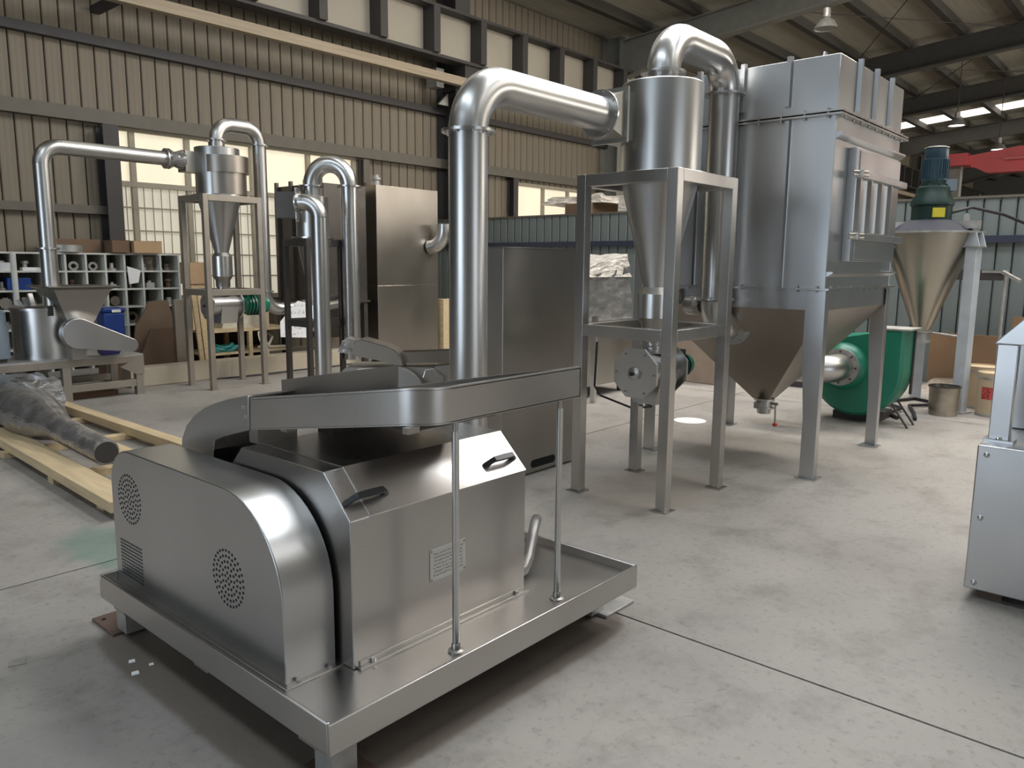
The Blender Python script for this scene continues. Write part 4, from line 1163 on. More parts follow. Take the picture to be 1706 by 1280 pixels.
single(MB().box(7.10, 7.14, 5.0, 5.06, 0.0, 0.98), 'steel_post', STEELB, (7.12, 5.03, 0), 'slim bright post at the left of the film-wrapped machine', 'post')
single(MB().tube([(4.99, 3.5, 0.95), (5.0, 3.52, 0.6), (5.05, 3.5, 0.52), (5.3, 3.35, 0.40), (5.0, 3.0, 0.5), (4.7, 2.95, 0.62)], 0.009, 8), 'motor_cable', CABLE, (5.0, 3.5, 0.5), 'thin dark cable hanging behind the tall cyclone stand', 'cable')
single(MB().box(9.3, 10.3, 4.6, 5.6, 0.0, 0.62), 'crate', mat('crate_brown', (0.33, 0.25, 0.19), 0.7), (9.8, 5.1, 0), 'brown crate on the floor behind the rotary valve motor', 'crate', None, 0.01)
single(MB().box(9.9, 11.0, 3.7, 4.4, 0.0, 0.34), 'machine_base', DARKST, (10.4, 4.0, 0), 'low dark machine base on the floor seen between cyclone stand and dust collector hopper', 'machine base', None, 0.01)
single(MB().lathe([(0.16, 0.0), (0.16, 0.006), (0.15, 0.008)], 6.95, 3.72, 32), 'light_patch_disc', WHITE, (6.95, 3.72, 0), 'white disc standing in for a light patch on the floor behind the cyclone stand', 'disc')  # bright pool of light on the floor, modelled as a flat white disc
# over the partition: dark carton and film-covered heaps stored behind it
single(MB().box(11.9, 13.4, 8.55, 9.15, 0, 2.66), 'tall_carton', CARDD, (12.6, 8.85, 0), 'tall dark carton rising above the partition behind the steel cabinet', 'carton', None, 0.01)
single(crumple(11.95, 13.6, 8.35, 9.75, 2.665, lambda x, y: 2.80 + 0.05 * math.sin(7 * x + 3 * y), 9, 9, 0.03), 'film_bundle', FILM, (12.7, 9.0, 0), 'flat pale film-covered bundle lying on top of the tall dark carton', 'bundle')
single(crumple(11.95, 13.8, 6.2, 8.1, 0.0, lambda x, y: 2.95 - 0.22 * abs(y - 7.2), 9, 11, 0.05), 'film_heap', FILM, (12.8, 7.2, 0), 'high heap draped in pale film above the partition, seen through the cyclone stand', 'heap')

# ================================================================== left: second cyclone line
F2 = (4.60, 5.36, 8.85, 9.46)
A2 = (4.985, 9.19)
cy2 = cyclone('cyclone in a brown-grey stand on the left in front of the grilled window', *F2, 2.325, 1.21, 0.062, A2, 0.262, (2.90, 2.34, 1.66, 1.33), 0.095, GALV, STEELT, True, (4.60, 5.0, 9.22, 9.42, 2.60, 2.84), 1.5)
MB().lathe([(0.268, 2.345), (0.268, 2.60)], A2[0] + 0.045, A2[1] - 0.05, 40).build('scroll_lower', STEELW, cy2)
MB().lathe([(0.285, 2.60), (0.285, 2.80)], A2[0] + 0.055, A2[1] - 0.06, 40).build('scroll_upper', STEELW, cy2)
LX, LY = 3.075, 9.32
ld = thing('left_riser_duct', (LX, LY, 0), 'slim steel duct rising from the small mill, crossing to the brown-grey cyclone stand', 'duct')
e = arc((LX, LY, 2.735), Z_, X_, 0.19, 12)
duct_run(ld, [('s', [(LX, LY, 1.02), (LX, LY, 1.66)]), ('s', [(LX, LY, 1.66), e[0]]), ('e', e), ('s', [e[-1], (4.40, LY, 2.735)])], 0.082, STEELT, 28)
flange(ld, (LX, LY, 1.665), Z_, 0.118, 0.082)
flange(ld, (4.405, LY, 2.735), X_, 0.118, 0.082)
MB().lathe_ax([(0.1, 0), (0.12, 0.03), (0.085, 0.10), (0.11, 0.17), (0.12, 0.20)], (4.41, LY, 2.735), X_, 20).build('coupling', FILMD, ld)
U2 = (5.56, 9.19)
ud = thing('left_return_duct', (U2[0], U2[1], 0.9), 'steel duct looping down from the brown-grey cyclone stand to a wrapped valve', 'duct')
e1 = arc((A2[0], A2[1], 3.20), Z_, X_, 0.20, 12); e2 = arc((U2[0], A2[1], 3.20), X_, -Z_, 0.20, 12); e3 = arc((U2[0], A2[1], 0.93), -Z_, X_, 0.22, 10)
duct_run(ud, [('e', e1), ('s', [e1[-1], e2[0]]), ('e', e2), ('s', [e2[-1], e3[0]]), ('e', e3), ('s', [e3[-1], (6.1, A2[1], 0.93)])], 0.085, STEELT, 28)
flange(ud, (A2[0], A2[1], 3.0), Z_, 0.12, 0.085); flange(ud, (U2[0], A2[1], 3.0), Z_, 0.12, 0.085)
MB().cyl((A2[0], A2[1], 2.9), (A2[0], A2[1], 3.0), 0.08, n=24).build('pipe_section', STEELB, ud)
flange(ud, (U2[0], A2[1], 1.16), Z_, 0.115, 0.085)

# small mill at far left on a box-section table
TX0, TX1, TY0, TY1 = 1.9, 3.95, 9.20, 10.0
tm = thing('small_mill', (3.1, 9.5, 0), 'small grinding mill with tank, square hopper and belt guard on a steel table', 'mill')
for a in (TX0, 3.08, TX1 - 0.09):
    for c in (TY0, TY1 - 0.08): MB().box(a, a + 0.085, c, c + 0.08, 0, 0.38).build('table_leg', GALV, tm, 0.003)
for c in (TY0, TY1 - 0.08):
    MB().box(TX0, TX1, c, c + 0.08, 0.38, 0.46).build('table_rail', GALV, tm, 0.003)
    MB().box(TX0, TX1 - 0.09, c + 0.005, c + 0.075, 0.10, 0.18).build('lower_rail', GALV, tm, 0.003)
for a in (TX0, TX1 - 0.085): MB().box(a, a + 0.085, TY0 + 0.08, TY1 - 0.08, 0.38, 0.46).build('cross_rail', GALV, tm)
MB().box(TX0, TX1, TY0, TY1, 0.46, 0.475).build('table_top', PALEIRON, tm)
MB().prism([(3.68, 0.34), (3.95, 0.46), (3.95, 0.24), (3.86, 0.24)], 'y', TY0 - 0.012, TY0).build('gusset', GALV, tm)
tk = MB().lathe([(0.345, 0.475), (0.345, 1.00), (0.36, 1.002), (0.36, 1.03), (0.33, 1.05), (0.0, 1.06)], 3.10, 9.60, 44).build('tank', STEELB, tm)
MB().box(3.0, 3.05, 9.235, 9.27, 0.95, 1.06).build('tank_clamp', DARKST, tk)
b = MB()
for k in range(7):
    a = k * 0.9; b.bar((3.06 + 0.2 * math.cos(a), 9.56 + 0.2 * math.sin(a), 1.05), (3.06 + 0.24 * math.cos(a), 9.56 + 0.24 * math.sin(a), 1.05 + 0.06 + 0.03 * (k % 3)), 0.05, 0.03)
b.build('tank_fittings', PALEIRON, tk)
hp = MB()
lo = [(3.14, 9.10), (3.40, 9.10), (3.40, 9.36), (3.14, 9.36)]; hi = [(2.97, 8.93), (3.54, 8.93), (3.54, 9.50), (2.97, 9.50)]
def ring4(pts, z): return [(a, c, z) for a, c in pts]
hp.loft([ring4(lo, 0.87), ring4(hi, 1.235), ring4([(2.90, 8.86), (3.61, 8.86), (3.61, 9.57), (2.90, 9.57)], 1.265), ring4([(2.90, 8.86), (3.61, 8.86), (3.61, 9.57), (2.90, 9.57)], 1.272), ring4([(2.98, 8.94), (3.53, 8.94), (3.53, 9.49), (2.98, 9.49)], 1.238), ring4([(3.15, 9.11), (3.39, 9.11), (3.39, 9.35), (3.15, 9.35)], 0.88)])
hpo = hp.build('hopper', STEELD, tm)
MB().box(3.15, 3.39, 9.11, 9.35, 0.72, 0.87).build('hopper_throat', STEELD, hpo)
gp = []
c1, r1_, c2, r2_ = (3.20, 0.765), 0.165, (3.74, 0.605), 0.075
for i in range(13):
    a = math.radians(70 + i * 200 / 12); gp.append((c1[0] + r1_ * math.cos(a), c1[1] + r1_ * math.sin(a)))
for i in range(9):
    a = math.radians(270 + i * 160 / 8); gp.append((c2[0] + r2_ * math.cos(a), c2[1] + r2_ * math.sin(a)))
MB().prism(gp, 'y', 8.98, 9.10).build('belt_guard', STEELM, tm, 0.006)
MB().box(3.15, 3.30, 9.09, 9.30, 0.475, 0.66).build('guard_bracket', STEELD, tm)
MB().lathe_ax([(0.06, 0), (0.075, 0.02), (0.075, 0.2), (0.05, 0.22)], (3.48, 9.22, 0.56), X_, 20).build('small_motor', mat('violet_blue', (0.04, 0.035, 0.20), 0.4), tm)
MB().lathe([(0.135, 0.52), (0.135, 0.85), (0.12, 0.87), (0.12, 1.0), (0.08, 1.03)], 2.52, 9.40, 28).build('upright_motor', GREYM, tm)
MB().lathe([(0.10, 0.475), (0.10, 0.52)], 2.52, 9.4, 20).build('motor_foot', DARKST, tm)
b = MB()
for k in range(4): b.tube([(2.5 + 0.12 * math.cos(t) * (1 + .12 * k) + .12 * k, 9.5 + 0.12 * math.sin(t), 0.19 + 0.02 * k + .03 * math.sin(3 * t + k)) for t in [i * 2 * PI / 16 for i in range(17)]], 0.012, 6)
single(b, 'hose_coil', PALEIRON, (2.7, 9.5, 0.16), 'coil of pale hose lying under the small mill table', 'hose')
single(MB().box(2.3, 3.7, 9.34, 9.86, 0.0, 0.055), 'under_table_board', CARDD, (3.0, 9.6, 0), 'flat dark board on the floor under the small mill table', 'board')

# --- shelf rack along the wall
RYF, RYB = 11.9, 12.35
RX0, RX1 = 2.2, 5.75
rk = thing('shelf_rack', ((RX0 + RX1) / 2, 12.1, 0), 'pale grey pigeonhole rack along the wall at far left', 'rack')
zsh = (0.09, 0.33, 0.60, 0.865, 1.125, 1.385, 1.635)
me = MB().box(RX0, RX1, 0, RYB - RYF, -0.012, 0.012).mesh('shelf'); me.materials.append(RACKP)
for zz in zsh: piece('shelf', me, rk, (0, RYF, zz))
me = MB().box(-0.014, 0.014, 0, RYB - RYF, 0, 1.64).mesh('divider'); me.materials.append(RACKP)
dvx = [2.2, 2.45, 2.72, 3.0, 3.27, 3.50, 3.87, 4.13, 4.40, 4.665, 4.93, 5.19, 5.46, 5.74]
for xx in dvx: piece('divider', me, rk, (xx, RYF + 0.004, 0))
MB().box(RX0, RX1, RYB - 0.012, RYB, 0, 1.64).build('back_sheet', mat('rack_back', (0.13, 0.12, 0.10), 0.8), rk)
# parts lying in the pigeonholes
rnd = random.Random(5)
mats_ = [FILTH, PALEIRON, STEELD, FILTH, RUST, PALEIRON]
names = {'flange_part': 'turned flange', 'bearing_part': 'ring', 'gear_part': 'toothed wheel', 'block_part': 'block', 'bolt_part': 'stub shaft'}
colw = {'oily_metal': 'oily', 'pale_iron': 'pale', 'stainless_dull': 'grey', 'rust_plate': 'rusty'}
ordn = ('first', 'second', 'third', 'fourth', 'fifth', 'sixth', 'seventh', 'eighth', 'ninth', 'tenth')
rown = {5: 'top', 4: 'second', 3: 'third', 2: 'fourth'}
cells = []
for i in range(3, 13):
    for j in range(2, 6): cells.append((i, j))
rnd.shuffle(cells)
for (i, j) in cells[:34]:
    xa, xb = dvx[i], dvx[i + 1]
    cx_ = (xa + xb) / 2; z0 = zsh[j] + 0.012
    if 5.0 < cx_ and j == 5: continue
    kind = rnd.choice(list(names)); m = rnd.choice(mats_)
    yy = RYF + rnd.uniform(0.10, 0.2); r = rnd.uniform(0.045, 0.075)
    b = MB()
    if kind == 'flange_part': b.lathe([(r * 1.3, z0), (r * 1.3, z0 + 0.03), (r * 0.6, z0 + 0.035), (r * 0.55, z0 + 0.11), (r * 0.4, z0 + 0.11)], cx_, yy, 18)
    elif kind == 'bearing_part': b.ring((cx_, yy, z0 + r * 1.2), (0.2, 1, 0), r * 1.2, r * 0.6, 0.05, 18)
    elif kind == 'gear_part':
        pl = []
        for k in range(24):
            q = r * (1.15 if k % 2 else 0.95); pl.append((cx_ + q * math.cos(k * PI / 12), z0 + r * 1.15 + q * math.sin(k * PI / 12)))
        b.prism(pl, 'y', yy - 0.025, yy + 0.025)
    elif kind == 'block_part':
        b.box(cx_ - r, cx_ + r, yy - 0.05, yy + 0.05, z0, z0 + r * 1.3); b.cyl((cx_, yy, z0 + r * 1.3), (cx_, yy, z0 + r * 1.3 + 0.03), r * 0.5, n=14)
    else:
        b.lathe([(r * 0.5, z0), (r * 0.5, z0 + 0.09), (r * 0.8, z0 + 0.095), (r * 0.8, z0 + 0.13), (r * 0.4, z0 + 0.135)], cx_, yy, 14)
    single(b, kind, m, (cx_, yy, z0), '%s metal %s in %s rack row, %s pigeonhole from the right' % (colw[m.name], names[kind], rown[j], ordn[12 - i]), 'machine part', 'parts in the pigeonhole rack')
# cluster of small castings on the top shelf, right
for k, (xx, r, m, nm) in enumerate(((5.22, 0.05, PALEIRON, 'leftmost'), (5.33, 0.06, FILTH, 'second from left'), (5.46, 0.055, PALEIRON, 'third from left'), (5.58, 0.05, FILTH, 'rightmost'))):
    single(MB().lathe([(r, 1.397), (r * 1.1, 1.42), (r * 0.6, 1.45), (r * 0.7, 1.49), (r * 0.3, 1.50)], xx, 11.98, 16), 'small_casting', m, (xx, 11.98, 1.397), 'small casting on the top shelf under the cardboard boxes, %s of four' % nm, 'machine part', 'small castings')
single(MB().lathe([(0.07, 1.397), (0.105, 1.60), (0.11, 1.605), (0.10, 1.605)], 5.38, 12.15, 24), 'plastic_pot', SACK, (5.38, 12.15, 1.397), 'pale plastic pot behind the small castings on the rack', 'pot')
single(MB().loft([[(4.97, 11.87, 1.20), (5.10, 11.87, 1.22), (5.14, 11.87, 1.40), (4.95, 11.87, 1.46)], [(4.97, 11.89, 1.20), (5.10, 11.89, 1.22), (5.14, 11.892, 1.40), (4.95, 11.892, 1.46)]]), 'white_rag', WHITE, (5.04, 11.88, 1.3), 'white rag hanging over a shelf edge of the rack', 'rag')
# on top of the rack
def carton(x0, x1, y0, y1, z0, z1, m, label, rz=0.0):
    t = thing('cardboard_box', ((x0 + x1) / 2, (y0 + y1) / 2, z0), label, 'box', 'cardboard boxes')
    MB().box(x0, x1, y0, y1, z0, z1).build('carton', m, t, 0.004)
    b = MB(); b.box(x0 - 0.002, (x0 + x1) / 2 - 0.003, y0 - 0.002, y1, z1, z1 + 0.005); b.box((x0 + x1) / 2 + 0.003, x1 + 0.002, y0 - 0.002, y1, z1 + 0.001, z1 + 0.007)
    b.build('flaps', m, t)
    t.rotation_euler.z = rz
    return t
carton(5.03, 5.44, 11.78, 12.15, 1.655, 1.825, CARD, 'light brown cardboard box on top of the pigeonhole rack')
carton(4.75, 5.0, 11.85, 12.2, 1.655, 1.83, CARDD, 'dark brown cardboard box on top of the rack beside the light one')
single(MB().lathe([(0.20, 1.648), (0.21, 1.66), (0.21, 1.75), (0.19, 1.755), (0.0, 1.74)], 4.20, 12.05, 28), 'steel_pan', PALEIRON, (4.2, 12.05, 1.648), 'round pale steel pan on top of the pigeonhole rack by the slim duct', 'pan')
single(MB().box(3.95, 4.70, 12.12, 12.32, 1.648, 1.84), 'dark_crate', CARDD, (4.3, 12.2, 1.648), 'long dark crate on the rack behind the steel pan', 'crate', None, 0.01)
single(MB().cyl((2.92, 9.95, 0.0), (2.92, 9.95, 1.62), 0.03, n=14), 'upright_pipe', RACKP, (2.92, 9.95, 0), 'pale upright pipe standing behind the small mill tank', 'pipe')
bb = thing('blue_container', (4.17, 10.6, 0), 'blue plastic container with a white label behind the belt guard', 'container')
MB().box(4.02, 4.30, 10.45, 10.72, 0.0, 0.50).build('stand', CARDD, bb)
MB().box(4.03, 4.29, 10.46, 10.70, 0.50, 0.88).build('tank', BLUE, bb, 0.02)
MB().box(4.02, 4.30, 10.45, 10.71, 0.88, 0.945).build('lid', BLUE, bb, 0.02)
MB().box(4.13, 4.24, 10.448, 10.452, 0.885, 0.92).build('label_sticker', WHITE, bb)
single(MB().box(3.42, 3.7, 11.95, 12.2, 1.137, 1.30), 'blue_tray', BLUE, (3.56, 12.07, 1.137), 'blue parts tray in the rack left of the slim duct', 'tray', None, 0.006)
single(MB().lathe([(0.09, 1.397), (0.105, 1.50), (0.108, 1.505), (0.1, 1.505)], 3.40, 12.0, 20), 'white_pot', WHITE, (3.4, 12.0, 1.397), 'white pot at the left end of the rack upper shelf', 'pot')
single(MB().box(3.62, 3.84, 11.98, 12.1, 1.397, 1.44), 'white_packet', WHITE, (3.73, 12.04, 1.397), 'white packet on the rack upper shelf beside the slim duct', 'packet')

# boards leaning in front of the rack
single(MB().prism([(4.34, 0.02), (4.95, 0.02), (4.98, 0.66), (4.88, 1.02), (4.62, 1.01), (4.58, 0.90), (4.44, 0.70)], 'y', 10.5, 10.53), 'leaning_sheet', HARDB, (4.65, 10.5, 0), 'tall brown sheet with a slanted left edge leaning before the rack', 'board')
b = single(MB().prism([(4.30, 0.02), (4.98, 0.02), (4.93, 0.66), (4.55, 0.66)], 'y', 10.32, 10.35), 'leaning_sheet', mat('brown_board_front', (0.16, 0.10, 0.066), 0.8, 0, 0.2, 2.0), (4.65, 10.33, 0), 'shorter dark brown sheet standing in front of the tall brown sheet', 'board')
single(MB().box(4.77, 4.90, 10.08, 10.16, 0.0, 1.04), 'grey_post', GALV, (4.83, 10.12, 0), 'grey square post left of the brown-grey cyclone stand', 'post', None, 0.004)
for k, (xa, yy, h, lab) in enumerate(((5.09, 10.05, 1.06, 'left of two pale yellow planks standing beside the brown-grey cyclone stand'), (5.24, 10.2, 1.15, 'right of two pale yellow planks standing beside the brown-grey cyclone stand'))):
    single(MB().loft([[(xa, yy, 0), (xa + 0.06, yy, 0), (xa + 0.06, yy + 0.03, 0), (xa, yy + 0.03, 0)], [(xa - 0.04, yy + 0.1, h), (xa + 0.02, yy + 0.1, h), (xa + 0.02, yy + 0.13, h), (xa - 0.04, yy + 0.13, h)]]), 'plank', WOOD, (xa, yy, 0), lab, 'plank', 'standing planks')

# workbench behind the stand
wbn = thing('workbench', (6.3, 10.6, 0), 'cluttered wooden workbench with a low shelf behind the brown-grey cyclone stand', 'bench')
MB().box(5.30, 6.68, 10.35, 11.1, 0.545, 0.58).build('top', WOOD, wbn)
MB().box(5.30, 6.68, 10.35, 11.1, 0.225, 0.25).build('low_shelf', WOOD, wbn)
for a in (5.33, 6.0, 6.64):
    for c in (10.37, 11.05): MB().box(a - 0.03, a + 0.03, c - 0.03, c + 0.03, 0, 0.545).build('leg', WOOD, wbn)
for a in (6.28,): MB().box(a - 0.03, a + 0.03, 10.34, 10.40, 0.58, 1.12).build('upright', WOOD, wbn)
MB().box(5.3, 6.7, 11.1, 11.13, 0.0, 0.9).build('back_board', mat('bench_back', (0.06, 0.045, 0.035), 0.8), wbn)
b = MB()
for k in range(5):
    b.tube([(5.5 + 0.09 * k + 0.13 * math.cos(t), 10.55 + 0.09 * math.sin(t), 0.285 + 0.025 * (k % 3) + 0.02 * math.sin(2 * t + k)) for t in [i * 2 * PI / 18 for i in range(19)]], 0.024, 8)
single(b, 'hose_bundle', HOSE, (5.7, 10.55, 0.25), 'teal hose bundle on the low shelf of the workbench', 'hose')
fg = thing('fan_guard', (6.12, 10.25, 0.0), 'round wire fan guard leaning against the workbench', 'guard')
b = MB(); cg = Vector((6.12, 10.22, 0.36)); dg = Vector((0.75, -0.62, 0.35)).normalized(); _, ug, wg = b.frame(dg)
for rr in (0.06, 0.12, 0.18):
    b.tube([cg + ug * rr * math.cos(t) + wg * rr * math.sin(t) + dg * (0.03 - rr * 0.12) for t in [i * 2 * PI / 28 for i in range(29)]], 0.005 if rr < 0.17 else 0.010, 6)
b.build('rings', SACK, fg)
b = MB()
for k in range(16): b.tube([cg + (ug * math.cos(k * PI / 8) + wg * math.sin(k * PI / 8)) * q + dg * (0.03 - q * 0.12) for q in (0.03, 0.18)], 0.003, 4)
b.build('spokes', SACK, fg)
single(crumple(5.72, 6.35, 10.6, 11.0, 0.58, lambda x, y: 1.10 - 0.45 * abs(x - 6.05), 7, 21, 0.02), 'woven_sack', SACK, (6.05, 10.8, 0.58), 'pale woven sack on the workbench seen through the brown-grey stand', 'sack')
carton(5.34, 5.62, 10.75, 11.05, 1.22, 1.52, CARD, 'orange brown box raised above the bench left of the cyclone cone')
single(MB().box(5.36, 5.60, 10.78, 11.02, 0.58, 1.22), 'box_stand', WOOD, (5.48, 10.9, 0.58), 'narrow wooden stand holding the orange brown box on the bench', 'stand')
single(MB().tube([(6.2, 10.5, 0.275), (6.35, 10.45, 0.30), (6.45, 10.5, 0.42), (6.4, 10.55, 0.48), (6.3, 10.5, 0.4), (6.35, 10.42, 0.28), (6.6, 10.4, 0.275)], 0.022, 8), 'bench_hose', SACK, (6.9, 10.5, 0.25), 'pale looped hose on the low shelf right of the fan guard', 'hose')
single(MB().tube([(5.0, 9.66, 0.01), (5.4, 9.6, 0.01), (5.75, 9.55, 0.01), (6.3, 9.64, 0.01), (6.9, 9.6, 0.01), (7.3, 9.66, 0.01)], 0.010, 6), 'floor_cable', CABLE, (6.0, 9.6, 0), 'thin dark cable along the foot of the kerb', 'cable')

# ================================================================== middle: third line
dk2 = thing('dark_dust_collector', (7.3, 9.9, 0), 'dark ribbed dust collector in the shade behind the looped middle duct', 'dust collector')
DX = 6.75
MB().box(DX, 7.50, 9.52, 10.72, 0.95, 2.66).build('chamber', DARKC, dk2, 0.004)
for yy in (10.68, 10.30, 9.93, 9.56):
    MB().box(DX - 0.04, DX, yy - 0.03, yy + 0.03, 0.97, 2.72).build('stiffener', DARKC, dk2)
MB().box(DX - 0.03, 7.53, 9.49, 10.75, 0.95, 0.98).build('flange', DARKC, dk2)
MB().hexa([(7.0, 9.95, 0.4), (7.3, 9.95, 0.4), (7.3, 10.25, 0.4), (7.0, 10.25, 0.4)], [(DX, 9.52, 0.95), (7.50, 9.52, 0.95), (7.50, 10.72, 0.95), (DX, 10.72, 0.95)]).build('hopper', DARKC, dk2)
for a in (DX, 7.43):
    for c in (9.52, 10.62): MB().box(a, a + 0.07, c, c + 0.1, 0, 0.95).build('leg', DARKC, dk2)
wv = thing('wrapped_valve', (6.25, 9.19, 0.85), 'valve wrapped in film at the end of the left looping duct', 'valve')
MB().lathe_ax([(0.10, 0), (0.11, 0.05), (0.07, 0.12), (0.10, 0.2), (0.09, 0.36)], (6.1, 9.19, 0.93), X_, 20).build('valve_body', FILMD, wv)
MB().tube([(6.45, 9.19, 0.93), (6.75, 9.24, 0.95), (6.98, 9.40, 1.02), (7.05, 9.54, 1.08)], 0.06, 16).build('valve_spigot', STEELD, wv)
tg_ = MB().prism([(5.70, 0.56), (6.20, 0.52), (6.20, 0.98), (5.98, 1.03), (5.90, 0.97), (5.70, 0.76)], 'y', 9.076, 9.080)
single(tg_, 'paper_tag', TAGP, (6.0, 9.078, 1.0), 'white paper tag with two lines of faint print hanging by the wrapped valve', 'tag')

c2 = thing('filter_cabinet', (8.3, 9.9, 0), 'tall brown-toned steel filter cabinet with a horizontal seam, left of the riser duct', 'cabinet')
MB().box(7.70, 8.97, 9.52, 10.5, 1.200, 2.705).build('upper_body', STEELW, c2, 0.004)
MB().box(7.70, 8.97, 9.52, 10.5, 0.05, 1.192).build('lower_body', STEELW, c2, 0.004)
MB().box(7.72, 8.95, 9.54, 10.48, 0, 0.05).build('base', DARKST, c2)
MB().box(7.705, 8.965, 9.525, 10.49, 1.19, 1.202).build('seam', STEELB, c2)
el = []
for k in range(9):
    t = PI / 2 * k / 8
    el.append((8.78 + 0.26 * math.sin(t) * 0.3, 9.52 - 0.26 * math.sin(t), 1.80 + 0.26 * (1 - math.cos(t))))
MB().tube(el + [(8.86, 9.26, 2.16)], 0.115, 24).build('outlet_elbow', STEELB, c2)
MB().lathe([(0.06, 2.705), (0.06, 2.85), (0.085, 2.86), (0.085, 2.90), (0.05, 2.905), (0.05, 2.94)], 8.25, 10.2, 16).build('top_fitting', PALEIRON, c2)
MB().lathe([(0.05, 2.705), (0.05, 2.80)], 8.05, 10.2, 16).build('top_stub', RUST, c2)
single(MB().box(9.02, 9.30, 9.45, 9.6, 0, 0.95), 'timber_post', WOOD, (9.15, 9.5, 0), 'timber post right of the brown-toned filter cabinet', 'post', None, 0.004)
MB().lathe_ax([(0.16, 0), (0.17, 0.04), (0.12, 0.12)], (8.97, 9.75, 0.85), X_, 20).build('side_port', STEELB, c2)

# third cyclone with loop and riser
A3 = (4.87, 7.07)
cy3 = cyclone('dark cyclone half hidden behind two ducts in the middle of the hall', 4.64, 5.10, 6.86, 7.30, 1.78, 0.95, 0.05, A3, 0.17, (2.22, 1.80, 1.15, 0.92), 0.075, DARKC, STEELT, False)
q0 = Vector((4.70, 7.04, 2.12)); dq = Vector((-0.66, 0.75, 0))
MB().bar(q0 + dq * 0.02 + Vector((0.04, 0.02, 0)), q0 + dq * 0.24 + Vector((0.04, 0.02, 0)), 0.22, 0.26).build('inlet_box', DARKC, cy3)
MB().bar(q0, q0 + dq * 0.015, 0.26, 0.34).build('inlet_flange', FILMD, cy3)
md = thing('middle_riser_duct', (4.60, 6.56, 0), 'short steel riser duct bending into the dark half-hidden cyclone', 'duct')
rp_ = Vector((4.63, 6.61, 0)); dd_ = Vector((0.05, 0.43, 0)).normalized()
dd_ = (Vector((4.72, 7.02, 0)) - rp_); dl = dd_.length; dd_.normalize()
dd_ = Vector((-0.52, 0.85, 0)).normalized()
e = arc(rp_ + Vector((0, 0, 2.13)), Z_, dd_, 0.15, 12)
duct_run(md, [('s', [rp_ + Vector((0, 0, 0.30)), e[0]]), ('e', e), ('s', [e[-1], e[-1] + dd_ * 0.06])], 0.082, STEELT, 28)
flange(md, e[-1] + dd_ * 0.06, dd_, 0.11, 0.078)
B3 = (5.12, 6.77)
lo3 = thing('middle_loop_duct', (B3[0], B3[1], 0.4), 'shiny inverted U duct from the dark cyclone down beside the filter cabinet', 'duct')
pA, pB = Vector((A3[0], A3[1], 0)), Vector((B3[0], B3[1], 0))
mid = (pA + pB) / 2; hh = (pB - pA); Rr = hh.length / 2; hh.normalize()
ua = [mid - hh * (Rr * math.cos(t)) + Z_ * (2.33 + Rr * 1.12 * math.sin(t)) for t in [PI * i / 22 for i in range(23)]]
duct_run(lo3, [('s', [pA + Z_ * 2.22, ua[0]]), ('e', ua), ('s', [ua[-1], pB + Z_ * 0.52])], 0.088, STEELB, 32)
flange(lo3, pA + Z_ * 2.325, Z_, 0.13, 0.088); flange(lo3, pB + Z_ * 2.325, Z_, 0.13, 0.088)

# third mill, low, partly hidden by the foreground trough
m3 = thing('compact_mill', (4.55, 5.45, 0), 'compact steel mill with curved hood and shallow trough beyond the foreground trough', 'mill')
MB().box(4.15, 5.05, 4.95, 5.9, 0.0, 0.10).build('skid', STEELD, m3)
bdir = Vector((0.66, -0.75, 0)); ndir = Vector((-0.75, -0.66, 0))
c0 = Vector((4.50, 5.42, 0))
def face_poly(pts, off, t, nm, m, parent=m3):
    """plate facing the aisle: pts in (along bdir, z)"""
    L = []
    for o in (off, off - t): L.append([c0 + bdir * a + Vector((0, 0, z)) + ndir * o for a, z in pts])
    return MB().loft(L).build(nm, m, parent)
hood = [(-0.30, 0.80), (-0.26, 0.865), (-0.22, 0.88), (0.0, 0.82), (0.08, 0.78), (0.125, 0.72), (0.14, 0.64), (0.04, 0.66), (-0.06, 0.69), (-0.31, 0.74)]
h3 = face_poly(hood, 0.14, 0.008, 'hood', STEELW)
face_poly(hood, -0.12, 0.008, 'hood_far_side', STEELW, h3)
top = hood[1:7]; L = []
for a, z in top: L.append([c0 + bdir * a + Vector((0, 0, z)) + ndir * o for o in (0.14, -0.12)] + [c0 + bdir * a + Vector((0, 0, z - 0.008)) + ndir * o for o in (-0.12, 0.14)])
MB().loft(L).build('hood_top', STEELW, h3)
face_poly([(-0.44, 0.76), (-0.40, 0.86), (-0.36, 0.885), (-0.26, 0.865), (-0.30, 0.74)], 0.10, 0.2, 'hood_flange', FILMD, h3)
arch = [(-0.28, 0.10)] + [(0.06 - 0.30 * math.cos(t) , 0.36 + 0.29 * math.sin(t)) for t in [PI * i / 14 for i in range(15)]] + [(0.36, 0.10)]
face_poly(arch, 0.26, 0.10, 'belt_guard', STEELM)
face_poly([(-0.45, 0.10), (-0.45, 0.55), (-0.36, 0.63), (0.40, 0.63), (0.5, 0.55), (0.5, 0.10)], 0.14, 0.42, 'housing', STEELD)
for a0_, a1_ in ((-0.24, -0.06), (0.34, 0.46)):
    MB().tube([c0 + bdir * a0_ + ndir * 0.30 + Z_ * 0.57, c0 + bdir * (a0_ + 0.02) + ndir * 0.30 + Z_ * 0.635, c0 + bdir * (a1_ - 0.03) + ndir * 0.30 + Z_ * 0.645, c0 + bdir * a1_ + ndir * 0.30 + Z_ * 0.575], 0.006, 8).build('wire_handle', STEELB, m3)
t3 = MB().loft([[(4.52, 5.30, 0.665), (4.86, 4.93, 0.675), (4.87, 4.92, 0.775), (4.52, 5.30, 0.755)], [(4.53, 5.31, 0.665), (4.87, 4.94, 0.675), (4.88, 4.93, 0.775), (4.53, 5.31, 0.755)]]).build('trough', STEELW, m3)
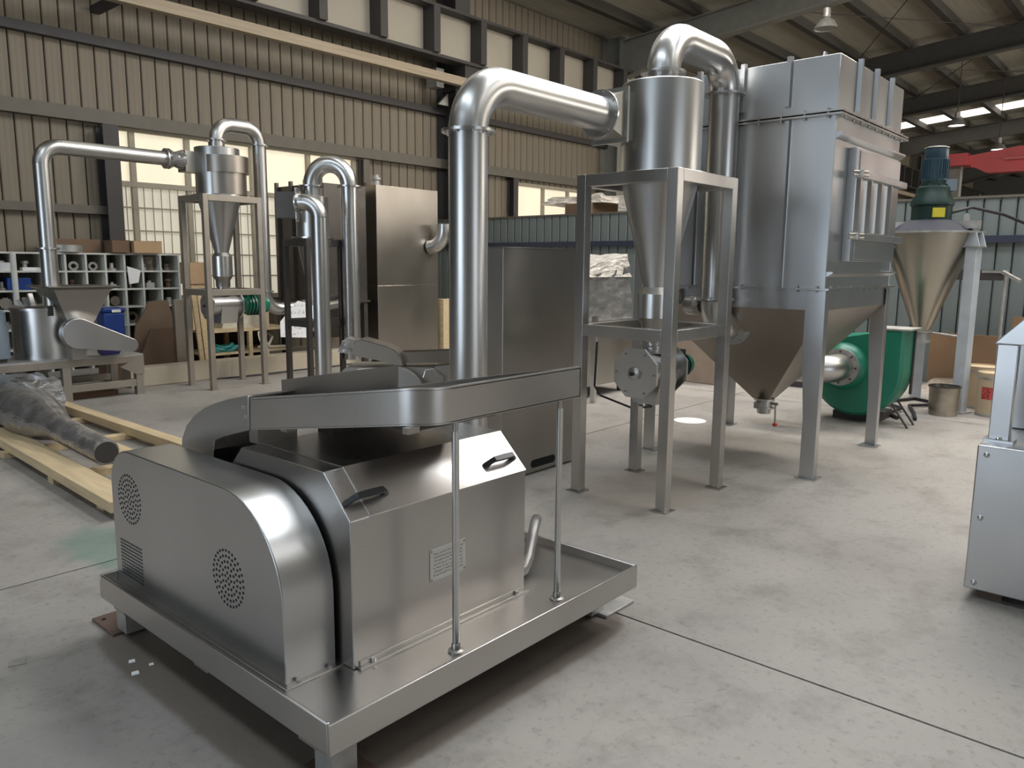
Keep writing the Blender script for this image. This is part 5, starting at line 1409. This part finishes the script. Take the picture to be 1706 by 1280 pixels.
MB().loft([[(4.52, 5.30, 0.66), (4.87, 4.92, 0.67), (5.02, 5.05, 0.67), (4.67, 5.43, 0.66)], [(4.52, 5.30, 0.666), (4.87, 4.92, 0.676), (5.02, 5.05, 0.676), (4.67, 5.43, 0.666)]]).build('trough_floor', STEELW, t3)
MB().loft([[(4.67, 5.43, 0.665), (5.02, 5.05, 0.675), (5.02, 5.05, 0.775), (4.67, 5.43, 0.755)], [(4.68, 5.44, 0.665), (5.03, 5.06, 0.675), (5.03, 5.06, 0.775), (4.68, 5.44, 0.755)]]).build('trough_far_side', STEELW, t3)
face_poly([(0.36, 0.55), (0.42, 0.64), (0.56, 0.65), (0.56, 0.10), (0.36, 0.10)], 0.10, 0.3, 'side_box', STEELT)

# ================================================================== pallet with wrapped parts at the left edge
pal = thing('timber_pallet', (2.3, 6.5, 0), 'low pine timber pallet on the floor left of the foreground mill', 'pallet')
MB().box(2.79, 2.90, 5.9, 8.8, 0.04, 0.115).build('plank', WOOD, pal, 0.004)
MB().loft([[(1.90, 7.6, 0.05), (2.10, 7.6, 0.05), (1.97, 4.75, 0.05), (1.79, 4.75, 0.05)], [(1.90, 7.6, 0.12), (2.10, 7.6, 0.12), (1.97, 4.75, 0.12), (1.79, 4.75, 0.12)]]).build('plank', WOOD, pal, 0.004)
for yy in (5.0, 5.85, 6.9, 7.9):
    MB().box(1.84, 2.92, yy, yy + 0.10, 0.0, 0.05).build('bearer', WOOD, pal, 0.003)
MB().box(2.38, 2.50, 4.9, 7.2, 0.05, 0.10).build('plank', WOOD, pal, 0.004)
wt = thing('wrapped_tube', (2.15, 6.2, 0.1), 'film-wrapped steel funnel and tube lying on the pine pallet', 'tube')
ax0, ax1 = Vector((2.19, 7.5, 0.27)), Vector((2.15, 5.70, 0.20))
da = (ax1 - ax0).normalized()
MB().lathe_ax([(0.15, -0.55), (0.20, -0.4), (0.21, 0.2), (0.17, 0.5), (0.105, 0.85), (0.095, 1.78), (0.085, 1.80)], ax0, da, 24).build('funnel', FILMD, wt)
MB().lathe_ax([(0.078, 1.802), (0.078, 1.806)], ax0, da, 24).build('tube_mouth', DARKST, wt)
single(crumple(2.05, 2.72, 8.05, 8.75, 0.06, lambda x, y: 0.42 - 0.03 * math.sin(9 * y), 7, 31, 0.03), 'film_sheet_part', FILMD, (2.25, 8.4, 0.12), 'film-wrapped flat steel part behind the funnel on the pallet', 'part')

# ================================================================== scraps on the floor
for i, (xx, yy, s, lab) in enumerate(((0.86, 3.30, 0.035, 'small grey scrap lying on the floor left of the mill foot'),
                                      (1.16, 2.98, 0.014, 'white paint chip nearest the rusty mill foot'),
                                      (1.13, 2.88, 0.016, 'second white paint chip along the mill skid'),
                                      (1.20, 2.90, 0.010, 'tiny white paint chip at the skid edge'))):
    single(MB().loft([[(xx - s, yy - s * .5, 0.001), (xx + s * .6, yy - s, 0.001), (xx + s, yy + s * .4, 0.001), (xx - s * .4, yy + s, 0.001)], [(xx - s, yy - s * .5, 0.004), (xx + s * .6, yy - s, 0.004), (xx + s, yy + s * .4, 0.006), (xx - s * .4, yy + s, 0.004)]]), 'floor_scrap', WHITE if i else PALEIRON, (xx, yy, 0), lab, 'scrap', 'floor scraps')
